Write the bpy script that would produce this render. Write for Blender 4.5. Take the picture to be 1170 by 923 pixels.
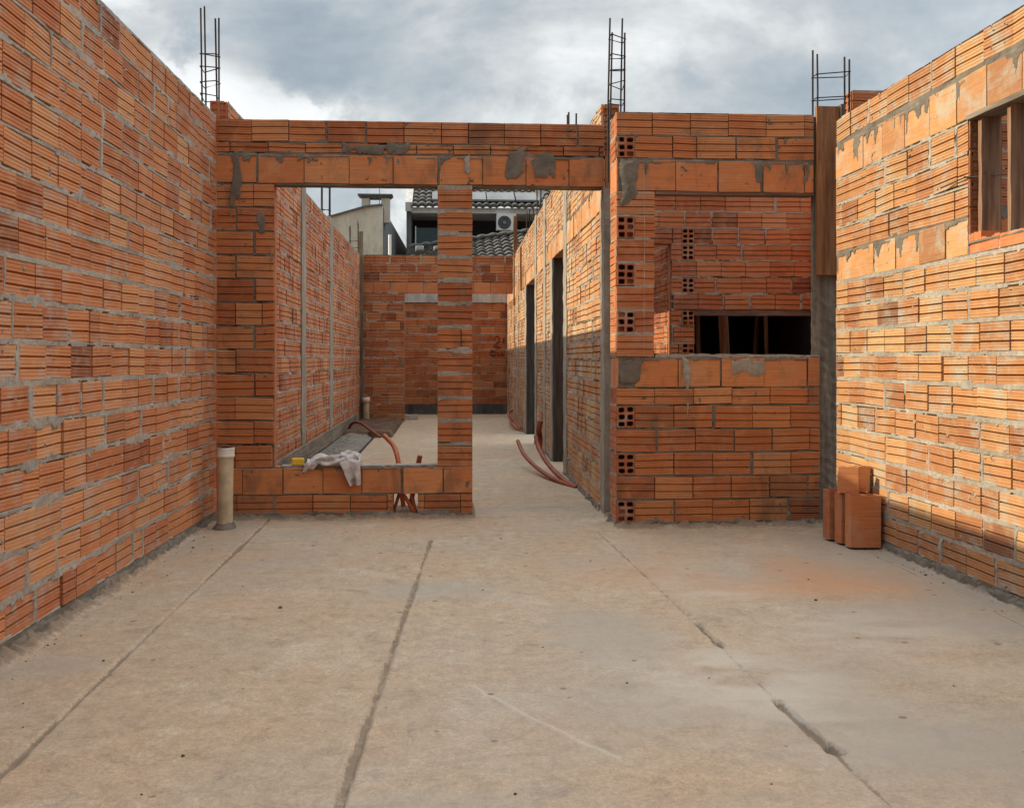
import bpy, bmesh, math, random
import numpy as np
from mathutils import Vector

for o in list(bpy.data.objects):
    bpy.data.objects.remove(o)
S = bpy.context.scene
COL = S.collection
R = math.radians
random.seed(7)
rng = np.random.default_rng(11)

# ------------------------------------------------------------------ camera, sky, sun, exposure
cam = bpy.data.cameras.new('Camera')
co = bpy.data.objects.new('Camera', cam)
COL.objects.link(co)
co.location = (0, 0, 1.08)
YAW = math.atan(75 / 1150.0)
co.rotation_euler = (R(90), 0, -YAW)
cam.sensor_width = 36
cam.lens = 36 * 1150 / 1170.0
cam.shift_y = -51.5 / 1170.0
cam.clip_end = 3000
cam.clip_start = 0.05
S.camera = co

SUN_DIR = Vector((-1.0, 0.05, 0.601)).normalized()      # towards the sun
SUN_EL = math.asin(SUN_DIR.z)
sl = bpy.data.lights.new('Sun', 'SUN')
sl.energy = 4.0
sl.angle = R(0.5)
sl.color = (1.0, 0.88, 0.64)
so = bpy.data.objects.new('Sun', sl)
COL.objects.link(so)
so.location = (-20, 0, 14)
so.rotation_euler = (-SUN_DIR).to_track_quat('-Z', 'Y').to_euler()

W = bpy.data.worlds.new('World')
S.world = W
W.use_nodes = True
nt = W.node_tree
nt.nodes.clear()


def N(tree, typ, **kw):
    n = tree.nodes.new(typ)
    for k, v in kw.items():
        if k.startswith('i_'):
            key = k[2:]
            n.inputs[int(key) if key.isdigit() else key.replace('_', ' ')].default_value = v
        else:
            setattr(n, k, v)
    return n


def ramp(tree, stops, interp='LINEAR'):
    n = tree.nodes.new('ShaderNodeValToRGB')
    n.color_ramp.interpolation = interp
    el = n.color_ramp.elements
    while len(el) > 1:
        el.remove(el[-1])
    el[0].position = stops[0][0]
    el[0].color = stops[0][1]
    for p, c in stops[1:]:
        e = el.new(p)
        e.color = c
    return n


def g1(v):
    return (v, v, v, 1)


def build_world():
    L = nt.links.new
    out = N(nt, 'ShaderNodeOutputWorld')
    bg = N(nt, 'ShaderNodeBackground', i_Strength=0.1)
    sky = N(nt, 'ShaderNodeTexSky', sky_type='NISHITA', sun_disc=False,
            sun_elevation=SUN_EL, sun_rotation=R(270))
    tc = N(nt, 'ShaderNodeTexCoord')
    sep = N(nt, 'ShaderNodeSeparateXYZ')
    L(tc.outputs['Generated'], sep.inputs[0])
    mp = N(nt, 'ShaderNodeMapping')
    mp.inputs['Scale'].default_value = (1.0, 1.0, 1.7)
    L(tc.outputs['Generated'], mp.inputs[0])
    n1 = N(nt, 'ShaderNodeTexNoise', i_Scale=4.2, i_Detail=7.0, i_Roughness=0.55, i_Distortion=0.5)
    n2 = N(nt, 'ShaderNodeTexNoise', i_Scale=8.0, i_Detail=6.0, i_Roughness=0.6)
    L(mp.outputs[0], n1.inputs['Vector'])
    L(mp.outputs[0], n2.inputs['Vector'])
    n3 = N(nt, 'ShaderNodeTexNoise', i_Scale=14.0, i_Detail=7.0, i_Roughness=0.6)
    L(tc.outputs['Generated'], n3.inputs['Vector'])
    # heaped bright clouds low on the left, given by directions
    acc = None
    for (d, k, a) in [((-0.22, 0.94, 0.225), 500, 0.36), ((-0.12, 0.96, 0.215), 900, 0.22),
                      ((-0.12, 0.97, 0.12), 90, 0.22), ((-0.33, 0.9, 0.36), 160, 0.10),
                      ((0.12, 0.95, 0.27), 90, 0.07), ((-0.12, 0.95, 0.29), 120, -0.10)]:
        v = Vector(d).normalized()
        dp = N(nt, 'ShaderNodeVectorMath', operation='DOT_PRODUCT')
        dp.inputs[1].default_value = v
        L(tc.outputs['Generated'], dp.inputs[0])
        m1 = N(nt, 'ShaderNodeMath', operation='SUBTRACT', i_1=1.0)
        L(dp.outputs['Value'], m1.inputs[0])
        m2 = N(nt, 'ShaderNodeMath', operation='MULTIPLY', i_1=float(k))
        L(m1.outputs[0], m2.inputs[0])
        m3 = N(nt, 'ShaderNodeMath', operation='EXPONENT')
        L(m2.outputs[0], m3.inputs[0])
        m4 = N(nt, 'ShaderNodeMath', operation='MULTIPLY', i_1=float(a))
        L(m3.outputs[0], m4.inputs[0])
        if acc is None:
            acc = m4
        else:
            s = N(nt, 'ShaderNodeMath', operation='ADD')
            L(acc.outputs[0], s.inputs[0])
            L(m4.outputs[0], s.inputs[1])
            acc = s
    a1 = N(nt, 'ShaderNodeMath', operation='MULTIPLY_ADD', i_1=0.85, i_2=-0.065)
    L(n1.outputs['Fac'], a1.inputs[0])
    a2 = N(nt, 'ShaderNodeMath', operation='MULTIPLY_ADD', i_1=0.42)
    L(n2.outputs['Fac'], a2.inputs[0])
    L(a1.outputs[0], a2.inputs[2])
    a3 = N(nt, 'ShaderNodeMath', operation='ADD')
    L(a2.outputs[0], a3.inputs[0])
    rg = N(nt, 'ShaderNodeMapRange', interpolation_type='SMOOTHSTEP')
    rg.inputs['From Min'].default_value = 0.40
    rg.inputs['From Max'].default_value = 0.56
    rg.inputs['To Min'].default_value = 0.25
    rg.inputs['To Max'].default_value = 1.15
    L(n3.outputs['Fac'], rg.inputs['Value'])
    am = N(nt, 'ShaderNodeMath', operation='MULTIPLY')
    L(acc.outputs[0], am.inputs[0])
    L(rg.outputs[0], am.inputs[1])
    L(am.outputs[0], a3.inputs[1])
    # blue-grey cloud base -> bright cumulus
    cr = ramp(nt, [(0.42, (2.35, 2.8, 3.25, 1)), (0.51, (2.85, 3.3, 3.65, 1)), (0.59, (3.5, 3.85, 4.1, 1)),
                   (0.68, (4.6, 4.8, 4.85, 1)), (0.82, (6.6, 6.75, 6.75, 1)), (1.0, (7.6, 7.7, 7.7, 1))])
    L(a3.outputs[0], cr.inputs[0])
    mx = N(nt, 'ShaderNodeMixRGB', blend_type='MIX')
    mx.inputs[0].default_value = 0.93
    L(sky.outputs[0], mx.inputs[1])
    L(cr.outputs[0], mx.inputs[2])
    # overhead sky, out of view, brightened as added fill light
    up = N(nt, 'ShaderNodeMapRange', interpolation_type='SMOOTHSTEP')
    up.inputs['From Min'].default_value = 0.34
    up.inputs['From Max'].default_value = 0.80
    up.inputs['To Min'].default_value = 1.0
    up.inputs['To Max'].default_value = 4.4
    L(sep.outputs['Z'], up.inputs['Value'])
    bk = N(nt, 'ShaderNodeMapRange', interpolation_type='SMOOTHSTEP')  # unseen sky behind the camera dimmed to darken the front walls
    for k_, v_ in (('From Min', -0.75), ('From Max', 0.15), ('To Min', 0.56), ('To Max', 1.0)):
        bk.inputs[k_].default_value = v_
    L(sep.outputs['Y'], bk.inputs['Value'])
    rt_ = N(nt, 'ShaderNodeMapRange', interpolation_type='SMOOTHSTEP')  # unseen sky on the right raised, added fill for the left wall
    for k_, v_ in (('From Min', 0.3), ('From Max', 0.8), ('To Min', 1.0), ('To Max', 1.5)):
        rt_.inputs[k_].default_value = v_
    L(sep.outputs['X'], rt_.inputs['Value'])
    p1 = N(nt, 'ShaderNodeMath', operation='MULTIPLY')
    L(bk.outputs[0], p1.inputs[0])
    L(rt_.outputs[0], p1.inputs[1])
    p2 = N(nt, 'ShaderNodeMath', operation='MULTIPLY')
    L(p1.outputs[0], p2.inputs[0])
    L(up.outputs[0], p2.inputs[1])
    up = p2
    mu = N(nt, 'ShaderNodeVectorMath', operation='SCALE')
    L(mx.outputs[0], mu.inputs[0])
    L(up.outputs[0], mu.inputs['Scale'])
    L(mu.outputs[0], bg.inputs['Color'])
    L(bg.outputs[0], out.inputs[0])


build_world()
S.view_settings.view_transform = 'Standard'
S.view_settings.look = 'None'
S.view_settings.exposure = 0.55
S.view_settings.gamma = 1
S.view_settings.use_curve_mapping = False

# ------------------------------------------------------------------ numpy noise
_T = rng.random((256, 256))


def vn(x, y, seed=0):
    x = np.asarray(x, float) + seed * 17.3
    y = np.asarray(y, float) + seed * 9.7
    xi = np.floor(x).astype(int)
    yi = np.floor(y).astype(int)
    fx = x - xi
    fy = y - yi
    fx = fx * fx * (3 - 2 * fx)
    fy = fy * fy * (3 - 2 * fy)
    a = _T[xi & 255, yi & 255]
    b = _T[(xi + 1) & 255, yi & 255]
    c = _T[xi & 255, (yi + 1) & 255]
    d = _T[(xi + 1) & 255, (yi + 1) & 255]
    return (a * (1 - fx) + b * fx) * (1 - fy) + (c * (1 - fx) + d * fx) * fy


def fbm(x, y, seed=0, o=3):
    t = 0
    a = 0.5
    s = 0
    for k in range(o):
        t = t + a * vn(x * 2 ** k, y * 2 ** k, seed + k)
        s += a
        a *= 0.5
    return t / s


# ------------------------------------------------------------------ materials
def newmat(name, rough=0.85):
    m = bpy.data.materials.new(name)
    m.use_nodes = True
    t = m.node_tree
    b = t.nodes['Principled BSDF']
    b.inputs['Roughness'].default_value = rough
    b.inputs['Specular IOR Level'].default_value = 0.25
    return m, t, b


def coords(t, scale=(1, 1, 1), kind='Object'):
    tc = N(t, 'ShaderNodeTexCoord')
    mp = N(t, 'ShaderNodeMapping')
    mp.inputs['Scale'].default_value = scale
    t.links.new(tc.outputs[kind], mp.inputs[0])
    return mp.outputs[0]


def noise(t, vec, scale, detail=4, rough=0.55, dist=0.0):
    n = N(t, 'ShaderNodeTexNoise', i_Scale=float(scale), i_Detail=float(detail), i_Roughness=rough, i_Distortion=dist)
    t.links.new(vec, n.inputs['Vector'])
    return n.outputs['Fac']


def mix(t, fac, a, b, mode='MIX'):
    n = N(t, 'ShaderNodeMixRGB', blend_type=mode)
    for i, v in ((0, fac), (1, a), (2, b)):
        if hasattr(v, 'links'):
            t.links.new(v, n.inputs[i])
        else:
            n.inputs[i].default_value = v
    return n.outputs[0]


def rampf(t, v, stops):
    r = ramp(t, stops)
    t.links.new(v, r.inputs[0])
    return r.outputs[0]


def bump(t, b, h, strength=0.4, dist=0.004):
    n = N(t, 'ShaderNodeBump')
    n.inputs['Strength'].default_value = strength
    n.inputs['Distance'].default_value = dist
    t.links.new(h, n.inputs['Height'])
    t.links.new(n.outputs[0], b.inputs['Normal'])


def brick_mat(name, film=0.35, tint=(1, 1, 1, 1), filmcol=(0.36, 0.30, 0.245, 1), damp=0.0):
    m, t, b = newmat(name, 0.9)
    at = N(t, 'ShaderNodeAttribute')
    at.attribute_name = 'bcol'
    sep = N(t, 'ShaderNodeSeparateColor')
    t.links.new(at.outputs['Color'], sep.inputs[0])
    base = rampf(t, sep.outputs[0], [(0.0, (0.29, 0.085, 0.036, 1)), (0.25, (0.40, 0.125, 0.05, 1)),
                                     (0.65, (0.48, 0.17, 0.066, 1)), (1.0, (0.54, 0.24, 0.105, 1))])
    sm = mix(t, at.outputs['Alpha'], base, (0.55, 0.19, 0.068, 1))
    sm2 = mix(t, 0.55, base, sm)
    dk = mix(t, sep.outputs[2], sm2, (0.17, 0.055, 0.032, 1))
    uv = coords(t, (1, 1, 1), 'UV')
    st = coords(t, (4, 150, 1), 'UV')
    ns = noise(t, st, 1.0, 3, 0.6)
    c = mix(t, 1.0, dk, rampf(t, ns, [(0.25, g1(0.72)), (0.75, g1(1.18))]), 'MULTIPLY')
    nb = noise(t, uv, 7.0, 4, 0.6)
    c = mix(t, rampf(t, nb, [(0.52, g1(0)), (0.74, g1(0.55))]), c, (0.53, 0.26, 0.125, 1))
    nd = noise(t, uv, 3.1, 5, 0.65)
    c = mix(t, rampf(t, nd, [(0.24, g1(0.45)), (0.42, g1(0))]), c, (0.24, 0.10, 0.06, 1))
    nf = noise(t, uv, 5.0, 8, 0.72, 0.4)
    c = mix(t, rampf(t, nf, [(0.5, g1(0)), (0.66, g1(film)), (0.8, g1(min(1, film * 1.9)))]), c, filmcol)
    if damp:
        dv = coords(t, (1, 0.45, 1))
        dv = coords(t, (1, 1, 0.5))
        ndp = noise(t, dv, 4.5, 7, 0.7, 0.5)
        c = mix(t, rampf(t, ndp, [(0.52, g1(0)), (0.62, g1(damp)), (0.75, g1(min(1, damp * 1.5)))]), c, (0.105, 0.075, 0.055, 1))
    npk = noise(t, uv, 70.0, 2, 0.5)
    c = mix(t, rampf(t, npk, [(0.70, g1(0)), (0.76, g1(0.7))]), c, (0.14, 0.06, 0.04, 1))
    c = mix(t, 1.0, c, tint, 'MULTIPLY')
    t.links.new(c, b.inputs['Base Color'])
    nh = noise(t, uv, 120.0, 3, 0.6)
    hh = mix(t, 0.5, nh, ns)
    bump(t, b, hh, 0.35, 0.003)
    return m


M = {}
M['brick'] = brick_mat('brick_clay', 0.30)
M['brick_front'] = brick_mat('brick_clay_damp', 0.25, (1.03, 1.06, 1.0, 1), (0.27, 0.22, 0.17, 1), 0.42)
M['brick_dusty'] = brick_mat('brick_clay_dusty', 0.75)
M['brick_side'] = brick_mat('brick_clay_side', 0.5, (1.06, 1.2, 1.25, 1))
M['brick_sun_tint'] = brick_mat('brick_clay_sun_tint', 0.6, (0.96, 1.32, 1.42, 1))  # yellow of the sunlight on the right wall put into the tint
M['brick_hall'] = brick_mat('brick_clay_hall', 0.85, (0.97, 1.3, 1.36, 1))  # same for the hall wall: its sunlit yellow is in the tint

m, t, b = newmat('mortar', 0.95)
v = coords(t)
n1 = noise(t, v, 2.2, 5, 0.6)
n2 = noise(t, v, 28, 6, 0.7)
c = rampf(t, n1, [(0.3, (0.26, 0.225, 0.18, 1)), (0.55, (0.37, 0.325, 0.265, 1)), (0.75, (0.46, 0.41, 0.34, 1))])
c = mix(t, 1.0, c, rampf(t, n2, [(0.25, g1(0.62)), (0.7, g1(1.15))]), 'MULTIPLY')
t.links.new(c, b.inputs['Base Color'])
bump(t, b, noise(t, v, 90, 5, 0.75), 0.8, 0.006)
M['mortar'] = m

m, t, b = newmat('cement_wet', 0.9)
v = coords(t)
n1 = noise(t, v, 6, 6, 0.65)
c = rampf(t, n1, [(0.3, (0.095, 0.08, 0.062, 1)), (0.55, (0.165, 0.138, 0.107, 1)), (0.8, (0.26, 0.22, 0.17, 1))])
t.links.new(c, b.inputs['Base Color'])
bump(t, b, noise(t, v, 60, 6, 0.75), 0.8, 0.006)
M['cement'] = m


def conc_mat(name, c0, c1, c2, sc=(3, 3, 0.8)):
    m, t, b = newmat(name, 0.9)
    v = coords(t)
    vs = coords(t, sc)
    n1 = noise(t, vs, 3.0, 6, 0.65)
    n2 = noise(t, v, 40, 4, 0.7)
    c = rampf(t, n1, [(0.28, c0), (0.52, c1), (0.75, c2)])
    c = mix(t, 1.0, c, rampf(t, n2, [(0.25, g1(0.8)), (0.75, g1(1.12))]), 'MULTIPLY')
    t.links.new(c, b.inputs['Base Color'])
    bump(t, b, mix(t, 0.5, n2, n1), 0.5, 0.006)
    return m


M['concrete'] = conc_mat('concrete_column', (0.19, 0.165, 0.13, 1), (0.29, 0.25, 0.20, 1), (0.40, 0.35, 0.285, 1))
M['concrete_light'] = conc_mat('concrete_light', (0.30, 0.28, 0.25, 1), (0.44, 0.42, 0.39, 1), (0.55, 0.53, 0.5, 1))
M['plaster'] = conc_mat('cream_plaster', (0.34, 0.31, 0.25, 1), (0.52, 0.48, 0.39, 1), (0.6, 0.56, 0.47, 1), (1.2, 1.2, .5))
M['foundation'] = conc_mat('dark_foundation', (0.05, 0.05, 0.05, 1), (0.085, 0.082, 0.08, 1), (0.14, 0.13, 0.12, 1))
M['grey_wall'] = conc_mat('grey_wall', (0.09, 0.09, 0.095, 1), (0.115, 0.115, 0.12, 1), (0.15, 0.15, 0.15, 1))
M['charcoal'] = conc_mat('charcoal_wall', (0.028, 0.03, 0.034, 1), (0.036, 0.039, 0.043, 1), (0.045, 0.047, 0.05, 1))
M['white'] = conc_mat('white_paint', (0.55, 0.55, 0.54, 1), (0.68, 0.68, 0.67, 1), (0.75, 0.75, 0.74, 1))
M['soil'] = conc_mat('wet_soil', (0.055, 0.032, 0.02, 1), (0.11, 0.062, 0.036, 1), (0.19, 0.12, 0.075, 1), (2, 2, 2))
M['rubble'] = conc_mat('rubble_strip', (0.10, 0.085, 0.068, 1), (0.19, 0.165, 0.135, 1), (0.30, 0.26, 0.21, 1), (4, 4, 4))
M['ground'] = conc_mat('earth', (0.14, 0.095, 0.06, 1), (0.2, 0.14, 0.09, 1), (0.26, 0.19, 0.13, 1), (1, 1, 1))


def wood_mat(name, c0, c1, c2, axis='Z', knots=True):
    m, t, b = newmat(name, 0.8)
    sc = {'Z': (22, 22, 1.1), 'X': (1.1, 22, 22), 'Y': (22, 1.1, 22)}[axis]
    v = coords(t, sc)
    v2 = coords(t, tuple(0.15 * s + 0.6 for s in sc))
    n1 = noise(t, v, 2.0, 6, 0.6, 0.6)
    n2 = noise(t, v2, 1.6, 4, 0.6)
    c = rampf(t, n1, [(0.28, c0), (0.52, c1), (0.75, c2)])
    c = mix(t, 1.0, c, rampf(t, n2, [(0.3, g1(0.6)), (0.7, g1(1.15))]), 'MULTIPLY')
    t.links.new(c, b.inputs['Base Color'])
    bump(t, b, n1, 0.35, 0.003)
    return m


M['wood_board'] = wood_mat('form_board_wood', (0.13, 0.055, 0.024, 1), (0.29, 0.125, 0.052, 1), (0.40, 0.20, 0.092, 1))
M['wood_grey'] = wood_mat('weathered_wood', (0.10, 0.075, 0.05, 1), (0.19, 0.145, 0.10, 1), (0.30, 0.24, 0.17, 1))
M['wood_grey_y'] = wood_mat('weathered_wood_y', (0.12, 0.095, 0.07, 1), (0.22, 0.175, 0.13, 1), (0.32, 0.26, 0.2, 1), 'Y')
M['wood_x'] = wood_mat('beam_wood_x', (0.08, 0.045, 0.03, 1), (0.17, 0.10, 0.07, 1), (0.26, 0.17, 0.13, 1), 'X')
M['wood_pale'] = wood_mat('pale_sawn_wood', (0.16, 0.11, 0.065, 1), (0.30, 0.215, 0.13, 1), (0.46, 0.35, 0.22, 1))
M['wood_dark'] = wood_mat('dark_form_wood', (0.035, 0.028, 0.022, 1), (0.07, 0.057, 0.045, 1), (0.12, 0.10, 0.08, 1))
M['column'] = conc_mat('weathered_column', (0.10, 0.08, 0.06, 1), (0.19, 0.152, 0.112, 1), (0.32, 0.265, 0.205, 1), (7, 7, 0.7))
M['wood_prop'] = wood_mat('prop_wood', (0.12, 0.062, 0.036, 1), (0.26, 0.145, 0.085, 1), (0.40, 0.25, 0.16, 1))


def plain(name, col, rough=0.6, var=0.15, sc=8.0, metal=0.0):
    m, t, b = newmat(name, rough)
    v = coords(t)
    n1 = noise(t, v, sc, 5, 0.6)
    c = mix(t, 1.0, col, rampf(t, n1, [(0.25, g1(1 - var)), (0.75, g1(1 + var * 0.6))]), 'MULTIPLY')
    t.links.new(c, b.inputs['Base Color'])
    b.inputs['Metallic'].default_value = metal
    bump(t, b, n1, 0.1, 0.003)
    return m


M['steel'] = plain('rusty_rebar', (0.036, 0.026, 0.022, 1), 0.75, 0.45, 30)
M['pvc'] = plain('cream_pvc', (0.50, 0.40, 0.265, 1), 0.55, 0.4, 9)
M['pvc_cap'] = plain('pale_pvc', (0.62, 0.56, 0.47, 1), 0.45, 0.2, 14)
M['conduit'] = plain('orange_conduit', (0.42, 0.105, 0.035, 1), 0.5, 0.3, 12)
M['conduit_red'] = plain('red_brown_conduit', (0.24, 0.06, 0.026, 1), 0.55, 0.35, 12)
M['sponge'] = plain('yellow_sponge', (0.75, 0.46, 0.05, 1), 0.95, 0.25, 60)
M['tile'] = conc_mat('old_roof_tile', (0.03, 0.027, 0.024, 1), (0.085, 0.078, 0.068, 1), (0.24, 0.22, 0.19, 1), (9, 9, 9))
M['panel'] = plain('grey_panel', (0.17, 0.175, 0.175, 1), 0.7, 0.35, 1.5)
M['ac_grille'] = plain('dark_grille', (0.06, 0.06, 0.065, 1), 0.6, 0.2, 20)
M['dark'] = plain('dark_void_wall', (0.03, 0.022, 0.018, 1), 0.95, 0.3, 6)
M['mark'] = plain('dark_red_paint', (0.10, 0.03, 0.02, 1), 0.8, 0.3, 20)
M['slab_under'] = plain('slab_concrete', (0.2, 0.18, 0.155, 1), 0.9, 0.2, 5)

m, t, b = newmat('rag_cloth', 0.95)
v = coords(t)
n1 = noise(t, v, 14, 5, 0.6)
c = rampf(t, n1, [(0.32, (0.26, 0.215, 0.19, 1)), (0.5, (0.50, 0.45, 0.425, 1)), (0.72, (0.64, 0.60, 0.58, 1))])
t.links.new(c, b.inputs['Base Color'])
bump(t, b, noise(t, v, 60, 3, 0.6), 0.4, 0.004)
M['cloth'] = m

m, t, b = newmat('balcony_glass', 0.08)
b.inputs['Base Color'].default_value = (0.05, 0.075, 0.075, 1)
b.inputs['Specular IOR Level'].default_value = 0.5
b.inputs['Alpha'].default_value = 0.75
M['glass'] = m

# concrete floor
m, t, b = newmat('screed_floor', 0.88)
v = coords(t)
vs = coords(t, (1.0, 3.2, 1))
n1 = noise(t, v, 0.8, 6, 0.62, 0.4)
n2 = noise(t, v, 2.6, 9, 0.72, 0.8)
n3 = noise(t, v, 70, 5, 0.75)
n4 = noise(t, v, 6.0, 8, 0.75, 0.6)
vs = coords(t, (1.4, 4.0, 1))
n5 = noise(t, vs, 2.0, 9, 0.74, 1.5)
c = rampf(t, n1, [(0.32, (0.425, 0.29, 0.18, 1)), (0.50, (0.41, 0.303, 0.20, 1)), (0.66, (0.375, 0.30, 0.212, 1))])
c = mix(t, rampf(t, n2, [(0.50, g1(0)), (0.62, g1(0.45)), (0.75, g1(0.85))]), c, (0.50, 0.41, 0.305, 1))
c = mix(t, rampf(t, n4, [(0.30, g1(0.8)), (0.46, g1(0))]), c, (0.24, 0.18, 0.13, 1))
c = mix(t, rampf(t, n5, [(0.27, g1(0.6)), (0.40, g1(0))]), c, (0.27, 0.225, 0.18, 1))
n6 = noise(t, v, 17, 8, 0.8, 0.5)
n7 = noise(t, v, 190, 3, 0.7)
c = mix(t, 1.0, c, rampf(t, n6, [(0.30, g1(0.72)), (0.5, g1(1.0)), (0.70, g1(1.2))]), 'MULTIPLY')
c = mix(t, 1.0, c, rampf(t, n7, [(0.25, g1(0.72)), (0.72, g1(1.22))]), 'MULTIPLY')
c = mix(t, 1.0, c, rampf(t, n3, [(0.25, g1(0.68)), (0.72, g1(1.17))]), 'MULTIPLY')
at = N(t, 'ShaderNodeAttribute')
at.attribute_name = 'dirt'
sp = N(t, 'ShaderNodeSeparateColor')
t.links.new(at.outputs['Color'], sp.inputs[0])
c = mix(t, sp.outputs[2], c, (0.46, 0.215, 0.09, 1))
at2 = N(t, 'ShaderNodeAttribute')
at2.attribute_name = 'grey'
c = mix(t, at2.outputs['Fac'], c, (0.31, 0.272, 0.22, 1))
c = mix(t, sp.outputs[1], c, (0.48, 0.42, 0.34, 1))
nr_ = noise(t, v, 45, 6, 0.75)
dsum = N(t, 'ShaderNodeMath', operation='MULTIPLY_ADD', i_1=0.9, i_2=-0.45)
t.links.new(nr_, dsum.inputs[0])
dad = N(t, 'ShaderNodeMath', operation='ADD')
t.links.new(sp.outputs[0], dad.inputs[0])
t.links.new(dsum.outputs[0], dad.inputs[1])
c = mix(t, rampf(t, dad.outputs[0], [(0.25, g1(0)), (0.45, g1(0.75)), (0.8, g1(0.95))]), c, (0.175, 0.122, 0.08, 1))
t.links.new(c, b.inputs['Base Color'])
bump(t, b, mix(t, 0.5, mix(t, 0.45, n3, n4), n6), 0.75, 0.008)
rr = rampf(t, n2, [(0.3, g1(0.72)), (0.7, g1(0.95))])
t.links.new(rr, b.inputs['Roughness'])
M['floor'] = m


# ------------------------------------------------------------------ object helpers
def link(name, me, parent=None, loc=(0, 0, 0)):
    o = bpy.data.objects.new(name, me)
    COL.objects.link(o)
    if parent is not None:
        o.parent = parent
    else:
        o.location = loc
    return o


def base_of(o):
    while o.parent is not None:
        o = o.parent
    return np.array(o.location)


def tag(o, label, cat=None, group=None):
    o['label'] = label
    if cat:
        o['category'] = cat
    if group:
        o['group'] = group
    return o


def thing(name, label, cat, loc, group=None):
    o = bpy.data.objects.new(name, None)
    o.empty_display_size = 0.1
    COL.objects.link(o)
    o.location = loc
    return tag(o, label, cat, group)


def structure(o):
    o['kind'] = 'structure'
    return o


class MB:
    """collects faces in world coordinates"""

    def __init__(self):
        self.v = []
        self.f = []
        self.mi = []
        self.n = 0
        self.smooth = []

    def add(self, verts, faces, mi=0, smooth=False):
        verts = np.asarray(verts, float).reshape(-1, 3)
        self.v.append(verts)
        k = self.n
        for fc in faces:
            self.f.append([i + k for i in fc])
            self.mi.append(mi)
            self.smooth.append(smooth)
        self.n += len(verts)

    def box(self, x0, x1, y0, y1, z0, z1, mi=0):
        vs = [(x0, y0, z0), (x1, y0, z0), (x1, y1, z0), (x0, y1, z0), (x0, y0, z1), (x1, y0, z1), (x1, y1, z1), (x0, y1, z1)]
        fs = [(0, 3, 2, 1), (4, 5, 6, 7), (0, 1, 5, 4), (1, 2, 6, 5), (2, 3, 7, 6), (3, 0, 4, 7)]
        self.add(vs, fs, mi)

    def tube(self, pts, r, n=8, mi=0, cap=True, ribs=0, hollow=False):
        pts = [Vector(p) for p in pts]
        rs = r if isinstance(r, (list, tuple, np.ndarray)) else [r] * len(pts)
        rings = []
        up = Vector((0, 0, 1))
        prev = None
        for i, p in enumerate(pts):
            a = pts[max(i - 1, 0)]
            c = pts[min(i + 1, len(pts) - 1)]
            d = (c - a).normalized()
            if prev is None:
                x = d.cross(up)
                if x.length < 1e-3:
                    x = d.cross(Vector((1, 0, 0)))
                x.normalize()
            else:
                x = prev - d * prev.dot(d)
                x.normalize()
            prev = x
            y = d.cross(x)
            rings.append([p + (x * math.cos(2 * math.pi * k / n) + y * math.sin(2 * math.pi * k / n)) * rs[i] for k in range(n)])
        vs = [q for rg in rings for q in rg]
        fs = []
        for i in range(len(pts) - 1):
            for k in range(n):
                fs.append((i * n + k, i * n + (k + 1) % n, (i + 1) * n + (k + 1) % n, (i + 1) * n + k))
        self.add([tuple(q) for q in vs], fs, mi, True)
        if cap:
            self.add([tuple(q) for q in rings[0]], [tuple(range(n))[::-1]], mi)
            self.add([tuple(q) for q in rings[-1]], [tuple(range(n))], mi)

    def build(self, name, mats, parent=None, loc=None):
        v = np.concatenate(self.v) if self.v else np.zeros((0, 3))
        off = base_of(parent) if parent is not None else np.array(loc if loc is not None else (0, 0, 0), float)
        me = bpy.data.meshes.new(name)
        me.from_pydata((v - off).tolist(), [], self.f)
        if not isinstance(mats, (list, tuple)):
            mats = [mats]
        for mm in mats:
            me.materials.append(mm)
        me.polygons.foreach_set('material_index', np.array(self.mi, dtype=np.int32))
        me.polygons.foreach_set('use_smooth', np.array(self.smooth, dtype=bool))
        me.update()
        return link(name, me, parent, tuple(off) if parent is None else (0, 0, 0))


def bevel(o, w=0.004, seg=2):
    bm = bmesh.new()
    bm.from_mesh(o.data)
    bmesh.ops.bevel(bm, geom=[e for e in bm.edges], offset=w, segments=seg, affect='EDGES', profile=0.5)
    bm.to_mesh(o.data)
    bm.free()
    return o


def rough_box(name, x0, x1, y0, y1, z0, z1, mat, parent=None, step=0.06, amp=0.004, seed=1, loc=None):
    """box whose faces are subdivided and slightly uneven (cast concrete, sawn timber)"""
    bm = bmesh.new()
    nx, ny, nz = [max(1, int(round((b_ - a_) / step))) for a_, b_ in ((x0, x1), (y0, y1), (z0, z1))]
    bmesh.ops.create_cube(bm, size=1.0)
    for ax, n in ((0, nx), (1, ny), (2, nz)):
        for k in range(1, n):
            p = Vector((0, 0, 0))
            p[ax] = -0.5 + k / n
            no = Vector((0, 0, 0))
            no[ax] = 1
            bmesh.ops.bisect_plane(bm, geom=bm.verts[:] + bm.edges[:] + bm.faces[:], plane_co=p, plane_no=no)
    rr = random.Random(seed)
    for v_ in bm.verts:
        c_ = v_.co
        v_.co = Vector((x0 + (c_.x + .5) * (x1 - x0), y0 + (c_.y + .5) * (y1 - y0), z0 + (c_.z + .5) * (z1 - z0)))
        v_.co += Vector((rr.uniform(-1, 1), rr.uniform(-1, 1), rr.uniform(-.4, .4))) * amp
    off = Vector(base_of(parent)) if parent is not None else Vector(loc if loc is not None else ((x0 + x1) / 2, (y0 + y1) / 2, z0))
    for v_ in bm.verts:
        v_.co -= off
    me = bpy.data.meshes.new(name)
    bm.to_mesh(me)
    bm.free()
    me.materials.append(mat)
    return link(name, me, parent, tuple(off) if parent is None else (0, 0, 0))


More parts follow.
